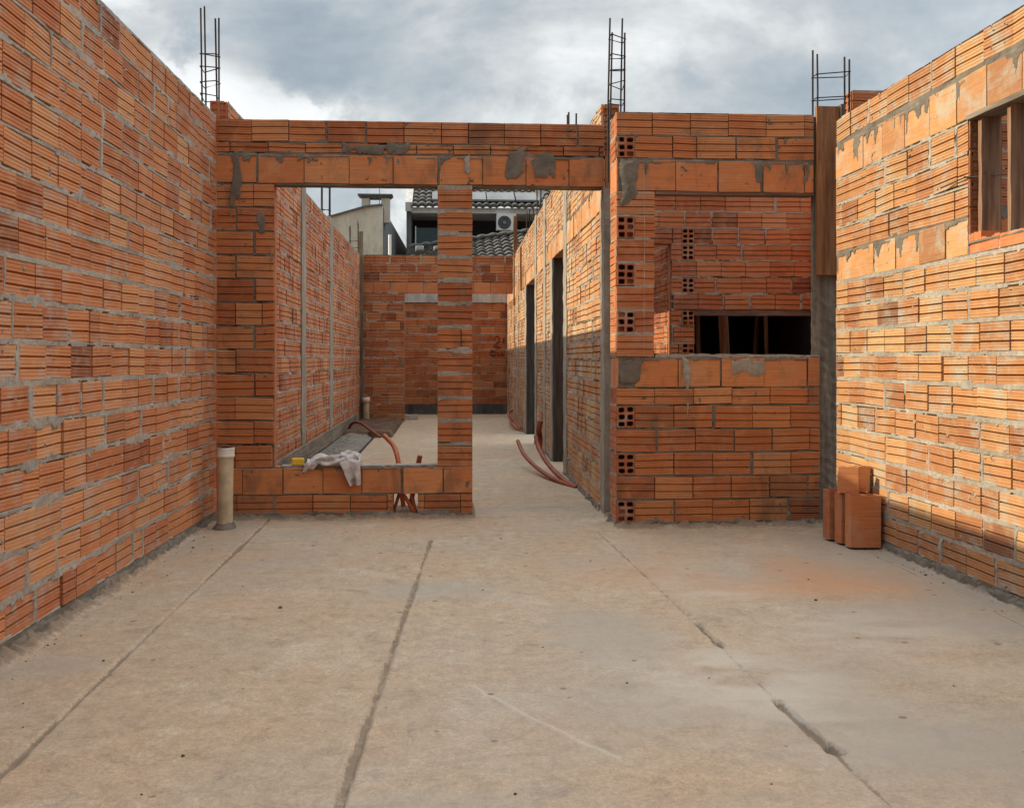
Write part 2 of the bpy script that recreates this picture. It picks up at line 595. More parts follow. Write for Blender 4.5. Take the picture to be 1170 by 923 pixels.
# ------------------------------------------------------------------ brickwork
def profile(H, kind, lod, dep=0.035):
    gd = min(0.014, dep * 0.75)
    p = [(0, -dep), (0, -0.002), (0.002, 0)]
    if kind == 'g' or kind == 'h':
        nb = 3 if kind == 'g' else 2
        for k in range(nb):
            a, b_ = H * k / nb, H * (k + 1) / nb
            if lod == 0:
                for q in (1 / 3, 2 / 3):
                    x = a + (b_ - a) * q
                    p += [(x - 0.0022, 0), (x - 0.0013, -0.0019), (x + 0.0013, -0.0019), (x + 0.0022, 0)]
            if k < nb - 1:
                p += [(b_ - 0.0045, 0), (b_ - 0.0034, -gd), (b_ + 0.0034, -gd), (b_ + 0.0045, 0)]
    p += [(H - 0.002, 0), (H, -0.002), (H, -dep)]
    return np.array(p)


def brickwork(name, A, B, zb, courses, parent=None, openings=(), seed=1, bl=0.245, sbl=0.275, lod=0, grid=0.012,
              thick=0.12, vj=0.15, hollows=(), mats=None, base_rough=True, drip=0.5, smear=0.5, dark=0.06, loc=None,
              starts=None, jout=0.0, bulge=1.0, dep=0.035, core=True, jw=0.012, tvar=0.22):
    """A->B with the visible face on the right hand side; courses = [(height incl. joint, kind, joint)]"""
    rr = random.Random(seed)
    A = np.array(A, float)
    B = np.array(B, float)
    Lw = np.linalg.norm(B - A)
    d = (B - A) / Lw
    n = np.array([d[1], -d[0]])
    top = zb + sum(c_[0] for c_ in courses)

    def P(u, v_, w):
        u = np.asarray(u, float)
        v_ = np.asarray(v_, float)
        w = np.asarray(w, float)
        return np.stack([A[0] + d[0] * u + n[0] * w, A[1] + d[1] * u + n[1] * w, v_ + 0 * u], -1)

    ops = list(openings) + [(h_[0], h_[0] + h_[2], h_[1], h_[1] + h_[3]) for h_ in hollows]
    V, F, MI, C, UV = [], [], [], [], []
    nv = 0
    rows = []
    z = zb
    for ci, (H, kind, jt) in enumerate(courses):
        bh = H - jt
        zc = z + bh / 2
        edges = []
        L0 = bl if kind != 's' else sbl
        u = -((ci % 2) * L0 * 0.5) - rr.uniform(0, 0.05) if starts is None else starts[ci % len(starts)]
        prof_cache = profile(bh, kind, lod, dep)
        mort_l = True
        blocked = [(o_[0], o_[1]) for o_ in ops if o_[2] < zc < o_[3]]
        while u < Lw:
            ln = L0 * (1 + rr.uniform(-0.02, 0.02))
            if rr.random() < 0.04:
                ln *= rr.uniform(0.5, 0.8)
            segs = [(max(u, 0), min(u + ln, Lw))]
            for (a_, b_) in blocked:
                ns_ = []
                for (p_, q_) in segs:
                    if q_ <= a_ or p_ >= b_:
                        ns_.append((p_, q_))
                    else:
                        if p_ < a_ - 0.02:
                            ns_.append((p_, a_ - 0.002))
                        if q_ > b_ + 0.02:
                            ns_.append((b_ + 0.002, q_))
                segs = ns_
            pend = []
            for (p_, q_) in segs:
                if q_ - p_ < 0.025:
                    continue
                dz = rr.uniform(-0.003, 0.003)
                dw = rr.uniform(-0.004, 0.003)
                tilt = rr.uniform(-0.003, 0.003)
                yaw = rr.uniform(-0.004, 0.004)
                pr = prof_cache
                m_ = len(pr)
                vv = np.concatenate([
                    P(np.full(m_, p_), z + pr[:, 0] + dz - tilt, pr[:, 1] + dw - yaw),
                    P(np.full(m_, q_), z + pr[:, 0] + dz + tilt, pr[:, 1] + dw + yaw)])
                V.append(vv)
                ro = rr.uniform(0, 40)
                ro2 = rr.uniform(0, 40)
                UV.append(np.concatenate([np.stack([np.full(m_, p_ + ro), z + pr[:, 0] + ro2], 1),
                                          np.stack([np.full(m_, q_ + ro), z + pr[:, 0] + ro2], 1)]))
                for k in range(m_ - 1):
                    F.append((nv + k, nv + m_ + k, nv + m_ + k + 1, nv + k + 1))
                    MI.append(0)
                F.append(tuple(nv + k for k in range(m_)))
                F.append(tuple(nv + m_ + k for k in range(m_))[::-1])
                MI += [0, 0]
                tone = min(1, max(0, rr.gauss(0.55, tvar)))
                dk = rr.uniform(0.25, 0.75) if rr.random() < dark * 0.7 else (rr.uniform(0, 0.22) if rr.random() < 0.35 else 0)
                C.append(np.tile([tone, rr.random(), dk, 1.0 if kind == 's' else 0.0], (2 * m_, 1)))
                nv += 2 * m_
                pend.append([p_, q_, mort_l if p_ == u else True])
            gap = 0.0035 + rr.uniform(0, 0.004)
            mort_r = rr.random() < vj
            if mort_r:
                gap = rr.uniform(0.010, 0.024)
            for pe in pend:
                edges.append((pe[0], pe[1], float(pe[2]), float(mort_r)))
            mort_l = mort_r
            u += ln + gap
        rows.append((z, z + bh, z + H, edges, kind))
        z += H
    # mortar sheet
    nu = max(2, int(Lw / grid) + 1)
    nz = max(2, int((top - zb) / grid) + 1)
    us = np.linspace(0.001, Lw - 0.001, nu)
    zs = np.linspace(zb, top - 0.003, nz)
    U, Z = np.meshgrid(us, zs)
    inside = np.full(U.shape, -0.02)
    dripm = np.zeros(U.shape, bool)
    for ri, (z0, z1, z2, edges, kind) in enumerate(rows):
        msk = (zs >= z0) & (zs < z2)
        if not msk.any() or not edges:
            continue
        zz = zs[msk]
        dv = np.minimum(zz - z0, z1 - zz)
        e = np.array(edges)
        idx = np.clip(np.searchsorted(e[:, 0], us, side='right') - 1, 0, len(e) - 1)
        du = np.minimum(np.where(e[idx, 2] > 0, us - e[idx, 0], 0.06), np.where(e[idx, 3] > 0, e[idx, 1] - us, 0.06))
        inside[msk] = np.minimum(dv[:, None], du[None, :])
        if kind == 's' and drip > 0:
            dl = 0.010 + 0.05 * drip * fbm(us * 8, us * 0 + ri, seed, 2) ** 2
            dl = dl + np.clip((vn(us * 27, us * 0 + ri, seed) - (1 - drip * 0.62)) * 4.0, 0, 1) * (z1 - z0) * 0.9 * vn(us * 5 + 3, us * 0 + ri, seed + 4) \
                * (0.4 + vn(us * 60, us * 0 + 3.3, seed + 2))
            dripm[msk] = ((z1 - zz)[:, None] < dl[None, :])
    nbig = fbm(U * 2.3, Z * 3.1, seed, 3)
    nmid = fbm(U * 11, Z * 14, seed + 5, 3)
    nfin = vn(U * 55, Z * 55, seed + 9)
    thr = 0.0045 * (nmid * 2 - 0.75) + jw * np.clip(fbm(U * 1.7, Z * 5.0, seed + 30, 3) - 0.32, 0, 1) + smear * np.clip(nbig - 0.60, 0, 1) * 0.11 * np.clip(nmid - 0.3, 0, 1) * 2
    isj = inside < thr
    w = np.where(isj, jout + bulge * (-0.0055 + 0.010 * nmid + 0.0035 * (nfin - 0.5)), -0.024)
    w = np.where(dripm & ~isj, 0.0006 + 0.0022 * nmid, w)
    isj = isj | dripm
    splat = (vn(U * 38, Z * 38, seed + 14) > 0.90) & (nbig > 0.46) & ~isj
    w = np.where(splat, 0.0005 + 0.004 * nfin, w)
    isj = isj | splat
    if base_rough:
        hb = zb + 0.008 + 0.058 * fbm(us * 7, us * 0, seed + 3, 4)[None, :]
        low = Z < hb
        w = np.where(low, 0.003 + (hb - Z) * 0.5 * nmid + 0.014 * nfin * nmid, w)
        isj = isj | low
    keepv = isj
    q = keepv[:-1, :-1] | keepv[1:, :-1] | keepv[:-1, 1:] | keepv[1:, 1:]
    uc = (us[:-1] + us[1:]) / 2
    zc_ = (zs[:-1] + zs[1:]) / 2
    for (a_, b_, c_, e_) in ops:
        q &= ~((zc_[:, None] > c_ - 0.002) & (zc_[:, None] < e_ + 0.002) & (uc[None, :] > a_) & (uc[None, :] < b_))
    idx = np.arange(nu * nz).reshape(nz, nu)
    qa = np.stack([idx[:-1, :-1][q], idx[:-1, 1:][q], idx[1:, 1:][q], idx[1:, :-1][q]], 1)
    used = np.unique(qa)
    remap = np.full(nu * nz, -1)
    remap[used] = np.arange(len(used)) + nv
    mv = P(U.ravel(), Z.ravel(), w.ravel())[used]
    V.append(mv)
    UV.append(np.stack([U.ravel()[used], Z.ravel()[used]], 1))
    C.append(np.tile([0.5, 0, 0, 0], (len(used), 1)))
    F += [tuple(r_) for r_ in remap[qa].tolist()]
    MI += np.where((Z.ravel()[qa[:, 0]] < zb + (0.04 if base_rough else -1)) | (dripm.ravel()[qa].sum(1) >= 2), 2, 1).tolist()
    nsm = len(qa)
    nv += len(used)
    # core of the wall behind the facing blocks, with the openings left free
    cu = sorted(set([0.0, Lw] + [max(0, min(Lw, x)) for o_ in ops for x in o_[:2]]))
    for a_, b_ in zip(cu[:-1], cu[1:]):
        if b_ - a_ < 1e-4 or not core:
            continue
        mid = (a_ + b_) / 2
        cuts = sorted([(max(o_[2], zb), min(o_[3], top)) for o_ in ops if o_[0] < mid < o_[1]])
        zz = zb
        spans = []
        for (p_, q_) in cuts:
            if p_ > zz + 1e-4:
                spans.append((zz, p_))
            zz = max(zz, q_)
        if zz < top - 1e-4:
            spans.append((zz, top - 0.004))
        for (p_, q_) in spans:
            vs = np.concatenate([P([a_, b_, b_, a_], [p_] * 4, [-0.026] * 4), P([a_, b_, b_, a_], [q_] * 4, [-0.026] * 4),
                                 P([a_, b_, b_, a_], [p_] * 4, [-thick] * 4), P([a_, b_, b_, a_], [q_] * 4, [-thick] * 4)])
            V.append(vs)
            UV.append(vs[:, [0, 2]] + vs[:, [1, 1]] * np.array([1, 0]))
            C.append(np.tile([0.45, 0, 0.1, 0], (16, 1)))
            k = nv
            for fc in ((0, 1, 5, 4), (8, 12, 13, 9), (0, 4, 12, 8), (1, 9, 13, 5), (4, 5, 13, 12), (0, 8, 9, 1)):
                F.append(tuple(k + i for i in fc))
                MI.append(0 if fc != (0, 1, 5, 4) else 2)
            nv += 16
    Vv = np.concatenate(V)
    off = base_of(parent) if parent is not None else np.array([(A[0] + B[0]) / 2, (A[1] + B[1]) / 2, zb] if loc is None else loc)
    me = bpy.data.meshes.new(name)
    me.from_pydata((Vv - off).tolist(), [], F)
    for mm in (mats or [M['brick'], M['mortar'], M['cement']]):
        me.materials.append(mm)
    me.polygons.foreach_set('material_index', np.array(MI, dtype=np.int32))
    sm = np.zeros(len(MI), bool)
    me.polygons.foreach_set('use_smooth', sm)
    at_ = me.attributes.new('bcol', 'FLOAT_COLOR', 'POINT')
    at_.data.foreach_set('color', np.concatenate(C).astype(np.float32).ravel())
    uvl = me.uv_layers.new(name='UVMap')
    li = np.empty(len(me.loops), dtype=np.int32)
    me.loops.foreach_get('vertex_index', li)
    uvl.data.foreach_set('uv', np.concatenate(UV)[li].astype(np.float32).ravel())
    me.update()
    o = link(name, me, parent, tuple(off) if parent is None else (0, 0, 0))
    host = parent if parent is not None else o
    for (hu, hz, hw, hh) in hollows:
        hollow_block('hollow_block', P, hu + 0.002, hz, hw - 0.004, hh, host)
    return o


def hollow_cells(nx, nz, w, h, web=0.009):
    """a face w x h with rounded holes: returns verts (a,b,depthflag), faces"""
    vs, fs = [], []
    cw, ch = w / nx, h / nz
    for i in range(nx):
        for j in range(nz):
            x0, x1, y0, y1 = i * cw, (i + 1) * cw, j * ch, (j + 1) * ch
            cx, cy = (x0 + x1) / 2, (y0 + y1) / 2
            rx, ry = cw / 2 - web / 2 - 0.0015, ch / 2 - web / 2 - 0.0015
            cx0, cy0 = (x0 + x1) / 2, (y0 + y1) / 2
            outer = [(x0, y0), (cx0, y0), (x1, y0), (x1, cy0), (x1, y1), (cx0, y1), (x0, y1), (x0, cy0)]
            k = 0.88
            jx, jy = random.uniform(-.0022, .0022), random.uniform(-.0022, .0022)
            cx += jx
            cy += jy
            rx *= random.uniform(.90, 1.0)
            ry *= random.uniform(.90, 1.0)
            inner = [(cx - rx * k, cy - ry * k), (cx, cy - ry), (cx + rx * k, cy - ry * k), (cx + rx, cy),
                     (cx + rx * k, cy + ry * k), (cx, cy + ry), (cx - rx * k, cy + ry * k), (cx - rx, cy)]
            b0 = len(vs)
            deep = 0.12 + 0.15 * random.random() if random.random() < 0.14 else 1
            vs += [(a, b_, 0) for a, b_ in outer] + [(a, b_, 0) for a, b_ in inner] + [(a, b_, deep) for a, b_ in inner]
            for q in range(8):
                r_ = (q + 1) % 8
                fs.append((b0 + q, b0 + r_, b0 + 8 + r_, b0 + 8 + q))
                fs.append((b0 + 8 + q, b0 + 8 + r_, b0 + 16 + r_, b0 + 16 + q))
            fs.append(tuple(b0 + 16 + q for q in range(8)))
    return vs, fs


def set_bcol(o, tone, dark, smooth):
    me = o.data
    at_ = me.attributes.new('bcol', 'FLOAT_COLOR', 'POINT')
    at_.data.foreach_set('color', np.tile([tone, .5, dark, smooth], (len(me.vertices), 1)).astype(np.float32).ravel())
    uvl = me.uv_layers.new(name='UVMap')
    li = np.empty(len(me.loops), dtype=np.int32)
    me.loops.foreach_get('vertex_index', li)
    cv = np.empty(len(me.vertices) * 3, dtype=np.float32)
    me.vertices.foreach_get('co', cv)
    cv = cv.reshape(-1, 3)
    sh = random.uniform(0, 30)
    uvl.data.foreach_set('uv', np.stack([cv[:, 0] + cv[:, 1] + sh, cv[:, 2] + sh], 1)[li].ravel())


def hollow_block(name, P, u, z, w, h, parent, depth=0.115, nx=2, nz=3):
    vs, fs = hollow_cells(nx, nz, w, h)
    a = np.array(vs)
    pts = P(u + a[:, 0], z + a[:, 1], 0.001 - a[:, 2] * (depth - 0.009))
    mb = MB()
    mb.add(pts, fs)
    bx = [P(x, zz, ww) for ww in (0.001, -depth) for x, zz in ((u, z), (u + w, z), (u + w, z + h), (u, z + h))]
    mb.add(bx, [(0, 4, 5, 1), (1, 5, 6, 2), (2, 6, 7, 3), (3, 7, 4, 0), (4, 7, 6, 5)])
    o = mb.build(name, M['brick_dusty'], parent)
    set_bcol(o, random.uniform(0.2, 0.5), random.uniform(0.25, 0.5), 0)
    return o


def cs(*spec):
    out = []
    for n_, h_, k_, j_ in spec:
        out += [(h_, k_, j_)] * n_
    return out


# ------------------------------------------------------------------ ground and floor
def sheet(name, x0, x1, y0, y1, z, mat):
    mb = MB()
    mb.add([(x0, y0, z), (x1, y0, z), (x1, y1, z), (x0, y1, z)], [(0, 1, 2, 3)])
    return structure(mb.build(name, mat))


sheet('ground', -900, 900, -900, 900, -0.06, M['ground'])


def seg_dist(X, Y, pts):
    best = np.full(X.shape, 9.0)
    tt = np.zeros(X.shape)
    for k, ((ax, ay), (bx, by)) in enumerate(zip(pts[:-1], pts[1:])):
        dx, dy = bx - ax, by - ay
        t_ = np.clip(((X - ax) * dx + (Y - ay) * dy) / (dx * dx + dy * dy), 0, 1)
        dd = np.hypot(X - ax - t_ * dx, Y - ay - t_ * dy)
        tt = np.where(dd < best, k + t_, tt)
        best = np.minimum(best, dd)
    return best, tt


def make_floor():
    x0, x1, y0, y1, g = -1.64, 2.70, 1.7, 7.3, 0.0075
    xs = np.linspace(x0, x1, int((x1 - x0) / g))
    ys = np.linspace(y0, y1, int((y1 - y0) / g))
    X, Y = np.meshgrid(xs, ys)
    z = 0.0035 * (fbm(X * 0.9, Y * 0.9, 3, 3) - 0.5) + 0.0022 * (fbm(X * 7, Y * 7, 4, 3) - 0.5)
    dirt = np.zeros(X.shape)
    pale = np.zeros(X.shape)
    wob = (fbm(X * 14, Y * 14, 6, 3) - 0.5) * 0.014 + (fbm(X * 2, Y * 2, 8, 2) - 0.5) * 0.02

    def groove(pts, hw, dep, dk):
        nonlocal z, dirt
        dd, _ = seg_dist(X, Y, pts)
        e = np.clip((hw * 0.92 + wob * 0.9 * min(1, hw / 0.008) - dd) / 0.005 + 0.5, 0, 1)
        z = z - dep * e
        dirt = np.maximum(dirt, e * dk * (0.65 + 0.5 * vn(X * 25, Y * 25, 4)))
        lip = np.clip(1 - np.abs(dd - hw - 0.012) / 0.012, 0, 1)
        z = z + 0.002 * lip * vn(X * 30, Y * 12, 5)

    groove([(-1.155, 1.6), (-1.157, 2.7), (-1.168, 3.8), (-1.19, 6.85)], 0.0095, 0.013, 0.62)
    groove([(-0.30, 1.6), (-0.263, 2.44), (-0.213, 3.52), (-0.094, 6.02)], 0.0115, 0.013, 0.55)
    groove([(0.95, 6.25), (0.956, 6.07), (1.005, 4.6), (1.03, 3.76)], 0.009, 0.007, 0.45)
    groove([(1.03, 3.76), (1.045, 3.1)], 0.006, 0.004, 0.35)
    groove([(1.043, 3.12), (1.062, 2.70)], 0.015, 0.018, 0.7)
    groove([(1.07, 2.76), (1.08, 2.70)], 0.012, 0.018, 0.7)
    groove([(1.02, 4.05), (1.03, 3.72)], 0.012, 0.012, 0.7)
    groove([(1.005, 4.25), (1.05, 4.18)], 0.008, 0.006, 0.5)
    groove([(1.062, 2.70), (1.075, 2.36), (1.08, 1.6)], 0.006, 0.005, 0.5)
    groove([(2.36, 5.45), (2.335, 3.9), (2.32, 2.5)], 0.0035, 0.005, 0.55)
    groove([(1.72, 5.42), (1.775, 4.76)], 0.003, 0.003, 0.35)
    groove([(0.19, 6.87), (0.6, 6.85), (1.08, 6.81)], 0.011, 0.012, 1.0)
    dd, _ = seg_dist(X, Y, [(0.086, 3.313), (0.26, 3.0), (0.46, 2.70)])
    z = z + 0.007 * np.exp(-(dd / 0.009) ** 2) * np.clip(fbm(X * 9, Y * 9, 31, 2) * 3 - 0.6, 0, 1)
    pale = np.maximum(pale, 0.6 * np.exp(-(dd / 0.009) ** 2))
    # pale cement dust round the broken joint on the right
    for (px, py, sx, sy, a) in [(1.0, 3.35, 0.35, 0.5, 0.75), (1.7, 3.9, 0.45, 0.35, 0.5), (1.25, 4.7, 0.25, 0.5, 0.45), (2.0, 3.4, .5, .3, .35)]:
        e = np.exp(-((X - px) / sx) ** 2 - ((Y - py) / sy) ** 2)
        pale = np.maximum(pale, a * e * np.clip(fbm(X * 4, Y * 9, 13, 4) * 2.6 - 0.75, 0, 1))
    # brick dust plus painted sunlit-wall bounce in front of the stacked blocks, greyer screed towards the near right
    dust_bounce = 0.8 * np.exp(-((X - 1.7) / 0.75) ** 2 - ((Y - 4.95 + 0.25 * (X - 1.75)) / 0.55) ** 2) * np.clip(fbm(X * 2.5, Y * 3.5, 41, 4) * 2.2 - 0.35, 0, 1)
    dust_bounce = np.maximum(dust_bounce, np.clip(0.25 - X, 0, 1.2) * 0.09 * np.clip(fbm(X * 1.8, Y * 2.4, 49, 5) * 2.6 - 0.6, 0, 1))
    grey = np.clip((X - 0.2) * 0.55 + (4.6 - Y) * 0.28, 0, 1) * np.clip(fbm(X * 1.6, Y * 2.2, 43, 5) * 3.0 - 1.0, 0, 1) * 0.75
    grey = np.maximum(grey, 0.6 * np.clip(fbm(X * 1.3, Y * 1.7, 47, 5) * 5 - 3.0, 0, 1))
    # rough mortar spilled along the foot of the walls
    nb = fbm(X * 9, Y * 9, 21, 4)
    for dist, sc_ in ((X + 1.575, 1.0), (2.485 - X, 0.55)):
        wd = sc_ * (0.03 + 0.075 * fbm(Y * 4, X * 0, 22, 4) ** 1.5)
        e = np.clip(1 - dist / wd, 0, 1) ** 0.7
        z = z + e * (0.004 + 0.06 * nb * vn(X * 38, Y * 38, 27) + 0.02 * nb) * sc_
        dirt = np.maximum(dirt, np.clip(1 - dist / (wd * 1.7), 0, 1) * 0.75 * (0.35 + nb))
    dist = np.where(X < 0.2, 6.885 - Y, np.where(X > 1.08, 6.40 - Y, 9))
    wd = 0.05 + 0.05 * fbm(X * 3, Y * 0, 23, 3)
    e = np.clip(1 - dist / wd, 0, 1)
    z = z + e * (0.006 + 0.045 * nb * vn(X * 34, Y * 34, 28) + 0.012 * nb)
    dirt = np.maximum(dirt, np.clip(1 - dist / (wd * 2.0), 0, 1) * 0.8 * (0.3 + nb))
    # scuffs and small chips
    rr = random.Random(5)
    for _ in range(70):
        px, py = rr.uniform(-1.4, 2.4), rr.uniform(2.2, 6.6)
        r0 = rr.uniform(0.008, 0.018)
        e = np.exp(-((X - px) ** 2 + (Y - py) ** 2) / r0 ** 2)
        z = z - 0.003 * e
        dirt = np.maximum(dirt, 0.7 * e)
    nxs, nys = len(xs), len(ys)
    idx = np.arange(nxs * nys).reshape(nys, nxs)
    q = np.stack([idx[:-1, :-1], idx[:-1, 1:], idx[1:, 1:], idx[1:, :-1]], -1).reshape(-1, 4)
    me = bpy.data.meshes.new('floor')
    me.from_pydata(np.stack([X, Y, z], -1).reshape(-1, 3).tolist(), [], q.tolist())
    me.polygons.foreach_set('use_smooth', np.ones(len(q), bool))
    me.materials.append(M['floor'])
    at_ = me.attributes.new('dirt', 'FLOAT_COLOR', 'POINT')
    at_.data.foreach_set('color', np.stack([dirt, pale, dust_bounce, 0 * grey + 1], -1).astype(np.float32).ravel())
    ag_ = me.attributes.new('grey', 'FLOAT', 'POINT')
    ag_.data.foreach_set('value', grey.astype(np.float32).ravel())
    me.update()
    structure(link('floor', me))


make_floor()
sheet('floor', -1.64, 2.70, -5.0, 1.7, 0.0, M['floor'])
sheet('floor', -1.64, 1.25, 7.3, 19.72, 0.0, M['floor'])
sheet('floor', 1.25, 3.6, 7.3, 13.0, -0.004, M['floor'])

# ------------------------------------------------------------------ side walls
G = 0.1565
t_ = thing('brick_wall', 'long bare hollow brick wall in shade along the left edge of the floor', 'wall', (-1.58, 4.0, 0))
brickwork('brickwork', (-1.64, -0.3), (-1.548, 6.9), 0.0, [(0.06, 's', 0.055)] + cs((17, G, 'g', 0.021)), t_, seed=3, lod=0, grid=0.0105,
          vj=0.20, smear=1.1, dark=0.045, bulge=1.0, jout=0.001, tvar=0.2, mats=[M['brick_side'], M['mortar'], M['cement']])
mb = MB()
mb.box(-1.76, -1.64, -5, -0.3, 0, 2.72)
mb.build('brickwork', M['mortar'], t_)

RZ = [(0.05, 's', 0.045)] + cs((10, 0.1525, 'g', 0.022), (1, 0.19, 's', 0.014), (3, 0.1525, 'g', 0.02), (1, 0.235, 's', 0.03), (1, 0.15, 'g', 0.008))
t_ = thing('brick_wall', 'sunlit brick wall with a window opening and plank props on the right', 'wall', (2.48, 4.3, 0))
brickwork('brickwork', (2.482, 6.27), (2.478, 1.2), 0.0, RZ, t_, openings=[(6.27 - 4.645, 6.27 - 3.3, 1.576, 2.238)], seed=8, lod=0,
          grid=0.0105, vj=0.16, smear=0.7, drip=0.75, dark=0.05, bulge=1.0, tvar=0.19, mats=[M['brick_sun_tint'], M['mortar'], M['cement']])
mb = MB()
mb.box(2.48, 2.6, -5, 1.2, 0, 2.6)
mb.build('brickwork', M['brick'], t_)
brickwork('sill_course', (2.480, 4.643), (2.479, 3.302), 1.577, [(0.062, 's', 0.003)], t_, seed=9, grid=0.01, thick=0.115, drip=0.1, base_rough=False, sbl=0.29, vj=0.3)
# broken edge of the blocks under the window
mb = MB()
nn = 60
for k in range(nn):
    y0_ = 4.645 - k * 1.34 / nn
    y1_ = 4.645 - (k + 1) * 1.34 / nn
    hgt = 1.628 + 0.034 * float(fbm(np.array(k * 0.35), np.array(2.0), 4, 3)) + (0.03 if k < 5 else 0)
    mb.box(2.482 + 0.006 * float(vn(np.array(k * 0.6), np.array(1.0), 3)), 2.585, y1_, y0_ - 0.001, 1.622, hgt, 0 if vn(np.array(k * 0.21), np.array(4.0), 8) > 0.42 else 1)
o = mb.build('broken_ledge', [M['brick'], M['mortar']], t_)
set_bcol(o, 0.6, 0.0, 1.0)
# exposed block ends in the far jamb of the window
for k in range(4):
    zc = 1.668 + k * 0.138

    def PJ(u, z, w):
        u = np.asarray(u, float)
        z = np.asarray(z, float)
        w = np.asarray(w, float)
        return np.stack([2.488 + u, 4.640 - w - 0 * u, z + 0 * u], -1)
    hollow_block('hollow_block', PJ, 0.0, zc, 0.105, 0.13, t_, depth=0.1)
# timber props and head board in the window
p_ = rough_box('timber_prop', 2.497, 2.595, 4.553, 4.580, 1.63, 2.212, M['wood_prop'], None, 0.08, 0.002, 3)
tag(p_, 'slim timber prop standing at the far jamb of the window in the sunlit wall', 'timber')
p_ = rough_box('timber_prop', 2.497, 2.62, 4.310, 4.335, 1.63, 2.212, M['wood_prop'], None, 0.08, 0.002, 4)
tag(p_, 'wide timber prop nearest the right edge of the photo inside the window', 'timber')
p_ = rough_box('timber_board', 2.47, 2.60, 3.3, 4.64, 2.213, 2.236, M['wood_grey_y'], None, 0.1, 0.003, 5)
tag(p_, 'grey timber board lying flat as formwork across the top of the window', 'timber')
mb = MB()
mb.tube([(2.455, 4.86, 1.93), (2.47, 4.66, 1.945), (2.52, 4.58, 1.94), (2.60, 4.5, 1.935)], 0.003, 6)
mb.tube([(2.47, 4.66, 1.95), (2.51, 4.575, 1.93), (2.51, 4.55, 1.95)], 0.003, 6)
tag(mb.build('tie_wire', M['steel'], None, (2.48, 4.7, 1.94)), 'thin rusty tie wire twisted around the far timber prop of the window', 'wire')

# ------------------------------------------------------------------ front frame on the left
YL = 6.9
ft = thing('brick_wall', 'brick frame wall with tall window opening, lintel beam, slim pillar and low sill', 'wall', (-0.7, YL, 0))
brickwork('pillar', (-1.546, YL), (-1.165, YL), 0.35, cs((12, 0.16, 'g', 0.015)), ft, seed=21, lod=0, grid=0.009, vj=0.3, smear=1.0, base_rough=False,
          starts=[-0.12, 0.0], dark=0.04, jout=-0.004, mats=[M['brick_front'], M['cement'], M['cement']])
brickwork('pillar', (-0.060, YL), (0.178, YL), 0.35, cs((12, 0.16, 'g', 0.026)), ft, seed=22, lod=0, grid=0.008, vj=0.1, smear=0.9, base_rough=False,
          starts=[-0.003], bl=0.245, dark=0.03, mats=[M['brick_front'], M['mortar'], M['cement']])
brickwork('sill_wall', (-1.50, YL - 0.004), (0.178, YL - 0.004), 0.0, [(0.02, 's', 0.018), (0.145, 'g', 0.012), (0.185, 's', 0.010)], ft, seed=23, lod=0,
          grid=0.008, vj=0.2, smear=0.6, drip=0.22, openings=[(1.50 - 0.362, 1.50 - 0.195, 0.004, 0.160)], dark=0.03, sbl=0.262,
          jout=-0.004, mats=[M['brick_front'], M['cement'], M['cement']])
brickwork('lintel_beam', (-1.546, YL - 0.002), (1.086, YL - 0.002), 2.27, [(0.208, 's', 0.014), (0.072, 'h', 0.012), (0.15, 'g', 0.006)], ft, seed=24,
          lod=0, grid=0.009, vj=0.15, smear=1.3, drip=0.5, base_rough=False, dark=0.1, sbl=0.295, jout=-0.004, mats=[M['brick_front'], M['cement'], M['cement']])
rough_box('mortar_cap', -1.12, 0.178, YL + 0.002, YL + 0.115, 0.3465, 0.356, M['mortar'], ft, 0.03, 0.003, 6)
rough_box('mortar_bed', -1.16, 1.08, YL + 0.006, YL + 0.11, 2.258, 2.271, M['cement'], ft, 0.05, 0.002, 7)

# ------------------------------------------------------------------ front panel on the right
YR = 6.41
CH = 0.152
HZ = [0.03 + CH * k for k in (0, 2, 4)]
pt = thing('brick_wall', 'brick panel wall with square opening, hollow block ends showing up its left corner', 'wall', (1.7, YR, 0))
brickwork('low_wall', (1.094, YR), (2.425, YR), 0.0, [(0.03, 's', 0.028)] + cs((5, CH, 'g', 0.014), (1, 0.112, 'h', 0.012), (1, 0.195, 's', 0.012)), pt,
          seed=31, lod=0, grid=0.008, vj=0.3, smear=0.75, drip=0.35, dark=0.08, hollows=[(0.0, z_ + 0.001, 0.116, CH - 0.016) for z_ in HZ],
          starts=[0.0, 0.118], openings=[], jout=-0.004, mats=[M['brick_front'], M['cement'], M['cement']])
PZ = 1.097
PH = 0.1519
brickwork('pier', (1.094, YR), (1.338, YR), PZ, cs((7, PH, 'g', 0.013)), pt, seed=32, lod=0, grid=0.008, vj=0.1, smear=0.7, base_rough=False,
          hollows=[(0.0, PZ + PH * k, 0.116, PH - 0.013) for k in (1, 3, 5)], starts=[-0.004, 0.118], dark=0.02)
brickwork('top_beam', (1.094, YR), (2.386, YR), 2.162, [(0.212, 's', 0.016), (0.15, 'g', 0.013), (0.146, 'g', 0.006)], pt, seed=33, lod=0, grid=0.008,
          vj=0.25, smear=1.1, drip=0.45, base_rough=False, dark=0.05, hollows=[(0.0, 2.374, 0.116, 0.137)], starts=[0.11, 0.118, -0.02], sbl=0.268,
          jout=-0.004, mats=[M['brick_front'], M['cement'], M['cement']])
SIDE = [(0.03, 's', 0.028)] + cs((5, CH, 'g', 0.014), (1, 0.112, 'h', 0.012), (1, 0.195, 's', 0.012), (7, PH, 'g', 0.013), (1, 0.214, 's', 0.016),
                                 (1, 0.15, 'g', 0.013), (1, 0.146, 'g', 0.006))
